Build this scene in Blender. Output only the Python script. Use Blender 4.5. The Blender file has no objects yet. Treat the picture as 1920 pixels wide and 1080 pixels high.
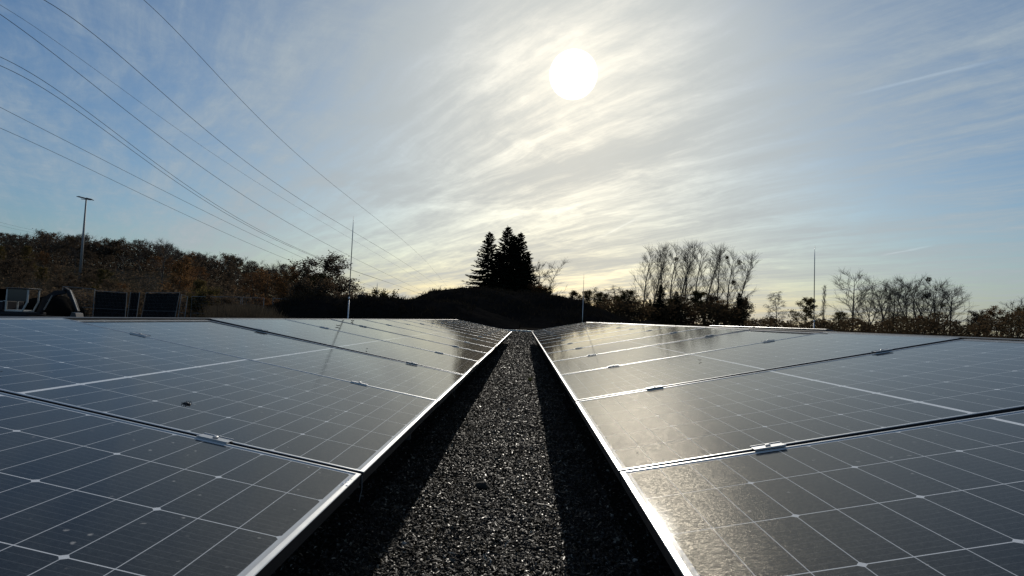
import bpy, math, random
import numpy as np
from mathutils import Vector, Matrix, noise
R = math.radians
sc = bpy.context.scene
COL = sc.collection

# ------------------------------------------------------------------ camera
F = 1025.9                      # focal length in photo pixels (1920 wide)
PITCH, YAW, ROLL = .0525, -.0244, .0396
fw = Vector((math.sin(YAW)*math.cos(PITCH), math.cos(YAW)*math.cos(PITCH), math.sin(PITCH)))
r0 = Vector((math.cos(YAW), -math.sin(YAW), 0)); u0 = r0.cross(fw)
rt = math.cos(ROLL)*r0 + math.sin(ROLL)*u0
up = -math.sin(ROLL)*r0 + math.cos(ROLL)*u0
cam_d = bpy.data.cameras.new('camera'); cam = bpy.data.objects.new('camera', cam_d); COL.objects.link(cam)
cam_d.sensor_width = 36; cam_d.lens = F*36/1920; cam_d.clip_start = .02; cam_d.clip_end = 20000
cam.matrix_world = Matrix(((rt.x, up.x, -fw.x, 0), (rt.y, up.y, -fw.y, 0), (rt.z, up.z, -fw.z, 0), (0, 0, 0, 1)))
sc.camera = cam
def ray(px, py):
    d = fw*F + rt*(px-960) - up*(py-540)
    return d/d.y
def at(px, py, Y):              # the point seen at a photo pixel, Y metres ahead
    return ray(px, py)*Y
def hor(px): return 594.9 + .0396*(px-983)
def gx(px, Y): return at(px, hor(px)+5, Y).x
def hz_top(px, py, Y): return at(px, py, Y).z

# ------------------------------------------------------------------ light
SUN_EL, SUN_AZ = R(24.4), R(4.24)          # azimuth from +Y towards +X
S = Vector((math.sin(SUN_AZ)*math.cos(SUN_EL), math.cos(SUN_AZ)*math.cos(SUN_EL), math.sin(SUN_EL)))
sd = bpy.data.lights.new('sun', 'SUN'); sd.energy = 2.7; sd.angle = R(.53); sd.color = (1, .93, .82)
sun = bpy.data.objects.new('sun', sd); COL.objects.link(sun)
sun.rotation_euler = S.to_track_quat('Z', 'Y').to_euler(); sun.location = (0, 0, 30)
sc.view_settings.view_transform = 'Standard'; sc.view_settings.look = 'None'
sc.view_settings.exposure = 0; sc.view_settings.gamma = 1
sc.cycles.max_bounces = 6; sc.cycles.transparent_max_bounces = 12

class NT:
    def __init__(s, tree): s.t = tree; s.n = tree.nodes; s.l = tree.links
    def new(s, typ, **kw):
        nd = s.n.new(typ)
        for k, v in kw.items(): setattr(nd, k, v)
        return nd
    def put(s, sock, v):
        if isinstance(v, bpy.types.NodeSocket): s.l.new(v, sock)
        elif v is not None: sock.default_value = v
    def m(s, op, a, b=None, c=None, clamp=False):
        nd = s.new('ShaderNodeMath', operation=op, use_clamp=clamp)
        for i, v in enumerate((a, b, c)):
            if v is not None: s.put(nd.inputs[i], v)
        return nd.outputs[0]
    def v(s, op, a, b=None, sc_=None):
        nd = s.new('ShaderNodeVectorMath', operation=op)
        s.put(nd.inputs[0], a)
        if b is not None: s.put(nd.inputs[1], b)
        if sc_ is not None: s.put(nd.inputs['Scale'], sc_)
        return nd.outputs['Value'] if op in ('DOT_PRODUCT', 'LENGTH', 'DISTANCE') else nd.outputs[0]
    def noise(s, vec, scale, detail=3, rough=.5, dist=0, out=0, lac=2):
        nd = s.new('ShaderNodeTexNoise'); s.put(nd.inputs['Vector'], vec)
        s.put(nd.inputs['Scale'], scale); s.put(nd.inputs['Detail'], detail); s.put(nd.inputs['Roughness'], rough); s.put(nd.inputs['Distortion'], dist)
        return nd.outputs[out]
    def ss(s, x, a, b, lo=0., hi=1.):
        nd = s.new('ShaderNodeMapRange', interpolation_type='SMOOTHSTEP')
        s.put(nd.inputs[0], x); s.put(nd.inputs[1], a); s.put(nd.inputs[2], b); s.put(nd.inputs[3], lo); s.put(nd.inputs[4], hi)
        return nd.outputs[0]
    def mix(s, f, a, b, blend='MIX'):
        nd = s.new('ShaderNodeMix', data_type='RGBA', blend_type=blend)
        s.put(nd.inputs[0], f); s.put(nd.inputs[6], a); s.put(nd.inputs[7], b)
        return nd.outputs[2]
    def ramp(s, x, stops):
        nd = s.new('ShaderNodeValToRGB'); s.put(nd.inputs[0], x)
        e = nd.color_ramp.elements
        while len(e) < len(stops): e.new(.5)
        for k, (p, c) in zip(e, stops): k.position = p; k.color = (*c, 1)
        return nd.outputs[0]
    def comb(s, x, y, z=0.):
        nd = s.new('ShaderNodeCombineXYZ')
        for i, v in enumerate((x, y, z)): s.put(nd.inputs[i], v)
        return nd.outputs[0]

def build_world():
    w = bpy.data.worlds.new('World'); sc.world = w; w.use_nodes = True
    t = NT(w.node_tree); t.n.clear()
    out = t.new('ShaderNodeOutputWorld'); bg = t.new('ShaderNodeBackground'); bg.inputs[1].default_value = .1
    t.l.new(bg.outputs[0], out.inputs[0])
    sky = t.new('ShaderNodeTexSky', sky_type='NISHITA'); sky.sun_disc = False
    sky.sun_elevation = SUN_EL; sky.sun_rotation = SUN_AZ; sky.air_density = 1.1; sky.dust_density = 1.4; sky.ozone_density = 1.6
    d = t.v('NORMALIZE', t.new('ShaderNodeTexCoord').outputs['Generated'])
    sp = t.new('ShaderNodeSeparateXYZ'); t.l.new(d, sp.inputs[0]); dx, dy, dz = sp.outputs
    ang = t.m('MULTIPLY', t.m('ARCCOSINE', t.m('MINIMUM', t.v('DOT_PRODUCT', d, tuple(S)), .999999)), 57.2958)
    # thin cirrus on a high layer, combed by the wind
    h = t.m('ADD', t.m('MAXIMUM', dz, 0.), .09)
    ux, uy = t.m('DIVIDE', dx, h), t.m('DIVIDE', dy, h)
    def comb_uv(phi, sx, sy):
        c, s_ = math.cos(phi), math.sin(phi)
        a = t.m('ADD', t.m('MULTIPLY', ux, c*sx), t.m('MULTIPLY', uy, -s_*sx))      # across
        b = t.m('ADD', t.m('MULTIPLY', ux, s_*sy), t.m('MULTIPLY', uy, c*sy))       # along
        return t.comb(a, b)
    warp = t.noise(t.comb(ux, uy), .8, 3, .5, out=1)
    def wp(v, k): return t.v('ADD', v, t.v('SCALE', t.v('SUBTRACT', warp, (.5, .5, .5)), sc_=k))
    big = t.noise(wp(comb_uv(R(-30), .75, .35), .5), 1.0, 5, .55)
    streak = t.noise(wp(comb_uv(R(-40), 2.8, .55), 1.1), 1.6, 8, .62)
    fine = t.noise(wp(comb_uv(R(-38), 11., 1.8), 2.4), 1.3, 7, .70)
    puff = t.noise(wp(t.comb(ux, uy), 1.4), 7.5, 9, .75)
    near = t.m('POWER', 2.718, t.m('MULTIPLY', t.m('POWER', t.m('DIVIDE', ang, 31.), 2.), -1.))
    cov = t.m('ADD', t.m('MULTIPLY', big, 1.0), t.m('MULTIPLY', streak, .95))
    cov = t.m('ADD', cov, t.m('MULTIPLY', fine, .50))
    cov = t.m('ADD', cov, t.m('MULTIPLY', puff, .34))
    cov = t.m('ADD', t.m('SUBTRACT', cov, .08), t.m('MULTIPLY', near, .34))
    lowb = t.m('POWER', 2.718, t.m('MULTIPLY', t.m('MAXIMUM', dz, 0.), -7.))
    cov = t.m('ADD', cov, t.m('MULTIPLY', lowb, .12))
    cov = t.ss(cov, 1.12, 1.86)
    # contrails: short straight streaks, given as great-circle arcs
    def trail(p0, p1, wid, amt, soft):
        a = ray(*p0).normalized(); b = ray(*p1).normalized(); n = a.cross(b).normalized()
        mid = (a+b).normalized(); half = a.angle(b)/2; ax = n.cross(mid).normalized()
        off = t.m('ABSOLUTE', t.m('ADD', t.v('DOT_PRODUCT', d, tuple(n)), t.m('MULTIPLY', t.m('SUBTRACT', fine, .5), .006)))
        al = t.m('ABSOLUTE', t.v('DOT_PRODUCT', d, tuple(ax)))
        fr = t.ss(t.v('DOT_PRODUCT', d, tuple(mid)), .5, .6)
        k = t.m('MULTIPLY', t.ss(off, 0., wid, 1., 0.), t.ss(al, math.sin(half)*soft, math.sin(half), 1., 0.))
        return t.m('MULTIPLY', t.m('MULTIPLY', k, fr), amt)
    tr = trail((1122, 447), (1203, 405), .0022, .34, .3)
    for a in (((1640, 482), (1760, 458), .0022, .26, .3), ((1560, 187), (1940, 95), .0034, .20, .3), ((1000, 505), (1330, 345), .006, .10, .4), ((1138, 378), (1196, 342), .002, .16, .3)):
        tr = t.m('ADD', tr, trail(*a))
    
    e = lambda k: t.m('POWER', 2.718, t.m('MULTIPLY', ang, -1./k))
    lum = t.m('ADD', 4.2, t.m('ADD', t.m('MULTIPLY', e(14.), 2.6), t.m('MULTIPLY', e(5.), .1)))
    lum = t.m('MULTIPLY', lum, t.m('ADD', 1., t.m('MULTIPLY', t.m('MULTIPLY', lowb, near), .32)))
    lum = t.m('MULTIPLY', lum, t.m('ADD', .74, t.m('MULTIPLY', t.m('ADD', t.m('MULTIPLY', fine, .8), t.m('ADD', streak, t.m('MULTIPLY', puff, .8))), .22)))
    warm = t.m('MINIMUM', t.m('ADD', t.m('MULTIPLY', t.m('POWER', near, 2.), .42), t.m('MULTIPLY', t.m('MULTIPLY', lowb, t.m('POWER', 2.718, t.m('MULTIPLY', ang, -.035))), 1.5)), 1.)
    ccol = t.mix(warm, (.76, .93, 1.07, 1), (1.15, 1.02, .79, 1))
    cl = t.v('SCALE', ccol, sc_=lum)
    nk = t.m('MINIMUM', t.m('ADD', t.m('MULTIPLY', near, .9), t.m('MULTIPLY', t.m('MULTIPLY', lowb, t.m('POWER', 2.718, t.m('MULTIPLY', ang, -.022))), .9)), 1.)
    blue = t.v('MULTIPLY', sky.outputs[0], t.mix(nk, (.38, .57, .76, 1), (.52, .55, .54, 1)))
    col = t.mix(t.m('MULTIPLY', cov, .92), blue, cl)
    col = t.v('ADD', col, t.v('SCALE', ccol, sc_=t.m('MULTIPLY', tr, 3.2)))
    # aureole of the veiled sun and its burnt-out disc
    aur = t.m('ADD', t.m('MULTIPLY', e(.5), 60.), t.m('MULTIPLY', e(2.6), 1.6))
    col = t.v('ADD', col, t.v('SCALE', (1., .80, .46), sc_=aur))
    disc = t.ss(ang, 2.0, 2.35, 1., 0.)
    col = t.v('ADD', col, t.v('SCALE', (1., .97, .88), sc_=t.m('MULTIPLY', disc, 90.)))
    t.l.new(col, bg.inputs[0])
build_world()

# ------------------------------------------------------------------ helpers
def link(name, me, mat=None, parent=None, loc=None):
    o = bpy.data.objects.new(name, me); COL.objects.link(o)
    if mat is not None: me.materials.append(mat)
    if parent is not None: o.parent = parent
    if loc is not None: o.location = loc
    return o
def tag(o, label=None, cat=None, group=None, kind=None):
    if label: o['label'] = label
    if cat: o['category'] = cat
    if group: o['group'] = group
    if kind: o['kind'] = kind
    return o
def empty(name, loc=(0, 0, 0), rz=0):
    o = bpy.data.objects.new(name, None); COL.objects.link(o); o.location = loc; o.rotation_euler = (0, 0, rz)
    o.empty_display_size = .3
    return o
def copy_tree(o, parent=None):
    kids = [c for c in bpy.data.objects if c.parent == o] if not hasattr(o, '_k') else o._k
    c = o.copy(); COL.objects.link(c); c.parent = parent
    for ch in kids: copy_tree(ch, c)
    return c
class MB:
    def __init__(s): s.v = []; s.f = []
    def quadbox(s, x0, x1, y0, y1, z0, z1, M=None):
        b = len(s.v)
        for z in (z0, z1):
            for x, y in ((x0, y0), (x1, y0), (x1, y1), (x0, y1)):
                p = Vector((x, y, z)); s.v.append(M @ p if M else p)
        s.f += [(b, b+3, b+2, b+1), (b+4, b+5, b+6, b+7), (b, b+1, b+5, b+4), (b+1, b+2, b+6, b+5), (b+2, b+3, b+7, b+6), (b+3, b, b+4, b+7)]
    def tube(s, pts, rad, n=6, cap=True):
        b = len(s.v); k = len(pts)
        for i, p in enumerate(pts):
            d = (pts[min(i+1, k-1)]-pts[max(i-1, 0)])
            if d.length < 1e-9: d = Vector((0, 0, 1))
            d.normalize(); a = d.cross(Vector((.31, .17, .93)) if abs(d.z) < .9 else Vector((1, .1, 0))).normalized(); c = d.cross(a)
            r = rad[i] if isinstance(rad, (list, tuple)) else rad
            for j in range(n):
                th = 2*math.pi*j/n; s.v.append(p + a*(r*math.cos(th)) + c*(r*math.sin(th)))
        for i in range(k-1):
            for j in range(n):
                s.f.append((b+i*n+j, b+i*n+(j+1) % n, b+(i+1)*n+(j+1) % n, b+(i+1)*n+j))
        if cap: s.f.append(tuple(b+j for j in range(n))[::-1]); s.f.append(tuple(b+(k-1)*n+j for j in range(n)))
    def prism(s, poly, y0, y1):     # outline in x,z, pushed along y
        b = len(s.v); n = len(poly)
        for y in (y0, y1):
            for x, z in poly: s.v.append(Vector((x, y, z)))
        s.f.append(tuple(range(b, b+n))); s.f.append(tuple(range(b+n, b+2*n))[::-1])
        for i in range(n): j = (i+1) % n; s.f.append((b+i, b+n+i, b+n+j, b+j))
    def quad(s, a, b_, c, d):
        b = len(s.v); s.v += [a, b_, c, d]; s.f.append((b, b+1, b+2, b+3))
    def mesh(s, name, smooth=False):
        me = bpy.data.meshes.new(name); me.from_pydata([tuple(p) for p in s.v], [], s.f)
        if smooth: me.polygons.foreach_set('use_smooth', [True]*len(me.polygons))
        me.update(); return me
    def build(s, name, mat, parent=None, smooth=False, loc=None, bevel=0):
        o = link(name, s.mesh(name, smooth), mat, parent, loc)
        if bevel:
            b = o.modifiers.new('bevel', 'BEVEL'); b.width = bevel; b.segments = 2; b.limit_method = 'ANGLE'
        return o
def mat(name, col, rough=.6, metal=0, spec=.5, var=.25, nscale=8, bump=0, bscale=40, coords='Object'):
    m = bpy.data.materials.new(name); m.use_nodes = True; t = NT(m.node_tree)
    b = m.node_tree.nodes['Principled BSDF']
    tc = t.new('ShaderNodeTexCoord').outputs[coords]
    n = t.noise(tc, nscale, 5, .6)
    c = t.mix(n, tuple(x*(1-var) for x in col)+(1,), tuple(min(1, x*(1+var)) for x in col)+(1,))
    t.l.new(c, b.inputs['Base Color']); b.inputs['Metallic'].default_value = metal
    t.l.new(t.m('ADD', rough-.08, t.m('MULTIPLY', n, .16)), b.inputs['Roughness'])
    b.inputs['Specular IOR Level'].default_value = spec
    if bump:
        bn = t.new('ShaderNodeBump'); bn.inputs['Strength'].default_value = bump; bn.inputs['Distance'].default_value = .02
        t.l.new(t.noise(tc, bscale, 6, .65), bn.inputs['Height']); t.l.new(bn.outputs[0], b.inputs['Normal'])
    return m
def leaf_mat(name, stops, trans=.45, rough=.55):
    m = bpy.data.materials.new(name); m.use_nodes = True; t = NT(m.node_tree); t.n.clear()
    out = t.new('ShaderNodeOutputMaterial')
    rnd = t.new('ShaderNodeNewGeometry').outputs['Random Per Island']
    oi = t.new('ShaderNodeObjectInfo').outputs['Random']
    cl = t.noise(t.new('ShaderNodeTexCoord').outputs['Object'], .45, 3, .6)
    f = t.m('ADD', t.m('MULTIPLY', rnd, .35), t.m('ADD', t.m('MULTIPLY', oi, .3), t.m('MULTIPLY', t.m('SUBTRACT', cl, .2), .6)))
    c = t.ramp(f, stops)
    d = t.new('ShaderNodeBsdfPrincipled'); t.l.new(c, d.inputs['Base Color']); d.inputs['Roughness'].default_value = rough; d.inputs['Specular IOR Level'].default_value = 0.
    tr = t.new('ShaderNodeBsdfTranslucent'); t.l.new(c, tr.inputs[0])
    mx = t.new('ShaderNodeMixShader'); mx.inputs[0].default_value = trans
    t.l.new(d.outputs[0], mx.inputs[1]); t.l.new(tr.outputs[0], mx.inputs[2]); t.l.new(mx.outputs[0], out.inputs[0])
    return m

M_alu = mat('aluminium', (.50, .51, .52), .40, 1, var=.12, nscale=14)
M_alu_dull = mat('dull_aluminium', (.45, .46, .47), .45, .9, var=.2, nscale=30)
M_steel = mat('galvanised_steel', (.22, .225, .23), .6, .4, spec=.2, var=.2, nscale=10)
M_darksteel = mat('dark_steel', (.05, .05, .055), .5, .4, var=.3, nscale=6)
M_black = mat('black_plastic', (.018, .018, .02), .5, 0, var=.3, nscale=20)
M_backsheet = mat('white_backsheet', (.7, .7, .7), .6, 0, var=.05)
M_paint = mat('pale_machine_paint', (.42, .42, .40), .45, 0, var=.2, nscale=5)
M_dpaint = mat('dark_machine_paint', (.02, .02, .024), .6, 0, spec=.15, var=.3, nscale=5)
M_window = mat('cab_glass', (.03, .035, .04), .12, 0, var=.1)
M_rubber = mat('track_rubber', (.02, .02, .02), .8, 0, var=.3)
M_cable = mat('weathered_conductor', (.03, .032, .035), .9, 0, spec=.05, var=.1)
M_concrete = mat('concrete', (.25, .24, .23), .85, 0, var=.2, nscale=12, bump=.3)
M_white = mat('white_enamel', (.75, .76, .78), .4, 0, var=.08)
M_net = mat('dark_netting', (.012, .012, .013), .9, 0, spec=0, var=.4, nscale=4, bump=.4, bscale=9)
M_bark = mat('bark', (.055, .045, .036), .85, 0, var=.35, nscale=5, bump=.3, bscale=14)
M_barkpale = mat('pale_bark', (.16, .15, .13), .8, 0, var=.45, nscale=6)
M_twig = mat('twigs', (.060, .047, .036), .85, 0, var=.3, nscale=2)
L_rust = leaf_mat('rust_leaves', [(0, (.05, .027, .016)), (.45, (.12, .062, .030)), (.7, (.17, .095, .042)), (1, (.22, .14, .06))])
L_olive = leaf_mat('olive_leaves', [(0, (.030, .028, .014)), (.45, (.075, .062, .025)), (.75, (.12, .085, .035)), (1, (.17, .11, .04))])
L_brown = leaf_mat('brown_leaves', [(0, (.030, .023, .017)), (.5, (.072, .054, .038)), (.8, (.12, .082, .050)), (1, (.17, .10, .05))])
L_dull = leaf_mat('dull_hedge_leaves', [(0, (.022, .018, .012)), (.5, (.055, .040, .024)), (.8, (.09, .058, .032)), (1, (.12, .075, .035))])
L_drab = leaf_mat('drab_weeds', [(0, (.03, .024, .018)), (.5, (.065, .052, .038)), (1, (.13, .105, .075))], .3)
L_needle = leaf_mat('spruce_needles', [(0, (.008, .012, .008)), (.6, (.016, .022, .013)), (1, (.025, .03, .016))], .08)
L_straw = leaf_mat('dry_weeds', [(0, (.05, .04, .025)), (.5, (.11, .09, .055)), (1, (.2, .16, .10))], .3)

# ------------------------------------------------------------------ ground
GZ = -.83
def smooth(a, b, x):
    x = min(1, max(0, (x-a)/(b-a))); return x*x*(3-2*x)
SKY_L = [(-400, 405), (-100, 425), (0, 433), (60, 432), (130, 440), (200, 446), (300, 452), (350, 470), (420, 478), (480, 489), (540, 497), (580, 512), (640, 545), (700, 580), (760, 600)]
def interp(tab, x):
    if x <= tab[0][0]: return tab[0][1]
    for (a, b), (c, d) in zip(tab, tab[1:]):
        if x <= c: return b+(d-b)*(x-a)/(c-a)
    return tab[-1][1]
def elev(px, py): v = ray(px, py); return v.z                  # per metre of Y
def px_of(X, Y):
    P = Vector((X, Y, 0)); d = P.dot(fw); return 960+F*P.dot(rt)/d
def gz(X, Y):
    z = GZ
    z -= 1.25*smooth(-4.5, -11, X)*smooth(1, 6, Y+4) if X < 0 else 0
    if Y > 50 and X < 5:
        px = px_of(X, Y)
        H = max(0., elev(px, interp(SKY_L, px))*150 - 8.2)
        z += (H+1.5)*smooth(58, 150, Y)*smooth(640, 480, px)*(1-.9*smooth(260, 900, Y))
    z += .5*(noise.noise(Vector((X*.03, Y*.03, 1))))*smooth(20, 60, Y)
    return z
def build_ground():
    ys = [-60, -30, -12, -5, -2]+[-1+.5*i for i in range(44)]+[22+2*i for i in range(60)]+[150+12*i for i in range(12)]+[310, 360, 450, 600, 900, 1500, 3000, 9000]
    xs = sorted([-9000, -3000, -1200, -700, -500, -400, -330, -280]+[-240+8*i for i in range(25)]+[-42+1.5*i for i in range(24)]+[-5.5+.5*i for i in range(24)]+[8, 12, 20, 30, 45, 60, 80, 110, 150, 220, 400, 900, 2500, 9000])
    nx = len(xs)
    v = [(x, y, gz(x, y)) for y in ys for x in xs]
    f = [(j*nx+i, j*nx+i+1, (j+1)*nx+i+1, (j+1)*nx+i) for j in range(len(ys)-1) for i in range(nx-1)]
    me = bpy.data.meshes.new('ground'); me.from_pydata(v, [], f); me.polygons.foreach_set('use_smooth', [True]*len(f)); me.update()
    m = bpy.data.materials.new('dark_earth'); m.use_nodes = True; t = NT(m.node_tree); b = t.n['Principled BSDF']
    tc = t.new('ShaderNodeTexCoord').outputs['Object']
    n1 = t.noise(tc, 60, 6, .7); n2 = t.noise(tc, .35, 4, .6)
    near = t.ramp(n1, [(.3, (.006, .006, .005)), (.55, (.020, .018, .015)), (.75, (.05, .046, .04))])
    far = t.ramp(t.noise(tc, 1.2, 6, .7), [(.3, (.014, .012, .009)), (.7, (.06, .05, .032))])
    ypos = t.new('ShaderNodeSeparateXYZ'); t.l.new(tc, ypos.inputs[0])
    c = t.mix(t.ss(ypos.outputs[1], 40., 60.), near, far)
    t.l.new(c, b.inputs['Base Color']); b.inputs['Roughness'].default_value = .9; b.inputs['Specular IOR Level'].default_value = 0.
    bn = t.new('ShaderNodeBump'); bn.inputs['Strength'].default_value = .7; bn.inputs['Distance'].default_value = .012
    t.l.new(t.noise(tc, 85, 6, .7), bn.inputs['Height']); t.l.new(bn.outputs[0], b.inputs['Normal'])
    tag(link('ground', me, m), 'dark bare earth under and between the solar arrays', kind='structure')
build_ground()

# gravel and wood chips of the aisle
def build_gravel():
    rng = np.random.default_rng(4)
    V = []; Fc = []
    def flakes(n, ys, xlo, xhi, l0, l1, asp, zoff, tiltk, pebble=False):
        y = ys; x = rng.uniform(xlo, xhi, n)
        L = rng.uniform(l0, l1, n)*(1+.05*y); Wd = L*rng.uniform(asp[0], asp[1], n)
        a = rng.uniform(0, 2*np.pi, n); tl = rng.normal(0, tiltk, n); tw = rng.normal(0, tiltk*1.3, n)
        e1 = np.stack([np.cos(a)*np.cos(tl), np.sin(a)*np.cos(tl), np.sin(tl)], 1)
        s_ = np.stack([-np.sin(a), np.cos(a), np.zeros(n)], 1)
        nn = np.cross(e1, s_)
        e2 = s_*np.cos(tw)[:, None]+nn*np.sin(tw)[:, None]; n3 = np.cross(e1, e2)
        z = GZ + zoff + rng.uniform(0, .008, n)
        c = np.stack([x, y, z], 1)
        j = lambda: rng.uniform(.6, 1.15, n)[:, None]
        hl, hw = (L/2)[:, None], (Wd/2)[:, None]
        q = [c-e1*hl*j()-e2*hw*j(), c+e1*hl*j()-e2*hw*j(), c+e1*hl*j()+e2*hw*j(), c-e1*hl*j()+e2*hw*j()]
        top = c+n3*(hw*.9 if pebble else hw*.35)
        return np.stack(q+[top], 1)
    def yd(n, a, b):                  # denser close to the camera
        u = rng.uniform(0, 1, n); k = 1.6
        return (a**(-k+1)+(b**(-k+1)-a**(-k+1))*u)**(1/(-k+1))
    P = [flakes(180000, yd(180000, 1.45, 32), -.62, .42, .0028, .0085, (.25, .6), .002, .45),
         flakes(26000, yd(26000, 1.45, 20), -.62, .42, .007, .017, (.3, .7), .004, .5, True),
         flakes(22000, yd(22000, 1.3, 14), -1.3, 1.1, .005, .014, (.5, .9), .003, .5, True)]
    P.append(flakes(5200, yd(5200, 1.4, 9), -.6, .42, .012, .030, (.10, .22), .010, .35))
    P = np.concatenate(P, 0); n = len(P)
    verts = P.reshape(-1, 3)
    dn = np.array([noise.noise(Vector((a*5, b*5, 0))) for a, b in P[:, 4, :2]])*.012
    verts[:, 2] += np.repeat(dn, 5)
    tri = np.array([[0, 1, 4], [1, 2, 4], [2, 3, 4], [3, 0, 4]])
    faces = (np.arange(n)[:, None, None]*5+tri[None]).reshape(-1, 3)
    me = bpy.data.meshes.new('gravel'); me.vertices.add(len(verts)); me.vertices.foreach_set('co', verts.ravel().astype(np.float32))
    me.loops.add(faces.size); me.loops.foreach_set('vertex_index', faces.ravel().astype(np.int32))
    me.polygons.add(len(faces)); me.polygons.foreach_set('loop_start', np.arange(0, faces.size, 3, dtype=np.int32))
    me.update(calc_edges=True); me.validate()
    m = bpy.data.materials.new('chips'); m.use_nodes = True; t = NT(m.node_tree); b = t.n['Principled BSDF']
    rnd = t.new('ShaderNodeNewGeometry').outputs['Random Per Island']
    t.l.new(t.ramp(rnd, [(0, (.006, .0055, .005)), (.6, (.014, .0125, .011)), (.86, (.034, .030, .025)), (.96, (.10, .09, .075)), (1, (.36, .33, .27))]), b.inputs['Base Color'])
    t.l.new(t.ss(rnd, .2, 1., .75, .4), b.inputs['Roughness']); b.inputs['Specular IOR Level'].default_value = .35
    tag(link('gravel', me, m), 'dark wood chips and small stones covering the aisle between the arrays', 'gravel', kind='stuff')
build_gravel()
def build_straw():
    rnd = random.Random(8); mb = MB()
    for i in range(420):
        y = 1.45+rnd.random()**2.2*5; x = rnd.uniform(-.5, .35); L = rnd.uniform(.015, .05)*(1+.1*y); a = rnd.uniform(0, 6.3)
        p = Vector((x, y, GZ+.014+rnd.random()*.01)); d = Vector((math.cos(a), math.sin(a), rnd.uniform(-.1, .25)))
        mb.tube([p, p+d*L*.5+Vector((0, 0, rnd.uniform(-.002, .006))), p+d*L+Vector((rnd.uniform(-.006, .006), rnd.uniform(-.006, .006), 0))], [.0009, .0009, .0005], 3, False)
    tag(mb.build('straw', L_straw), 'short pale bits of dry straw strewn over the aisle chips', 'straw', kind='stuff')
    mb = MB(); p = ground_pt(795, 1062); q = ground_pt(818, 998)
    k = [p+(q-p)*t_+Vector((.012*math.sin(t_*3), 0, .016+.03*math.sin(t_*3.1))) for t_ in [i/8 for i in range(9)]]
    mb.tube(k, [.0013]*5+[.001]*4, 5)
    tag(mb.build('grass_stalk', L_straw), 'long pale curved dry stalk lying on the chips near the camera', 'stalk')
def ground_pt(px, py, z=GZ):
    v = ray(px, py); return v*(z/v.z)
build_straw()

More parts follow.
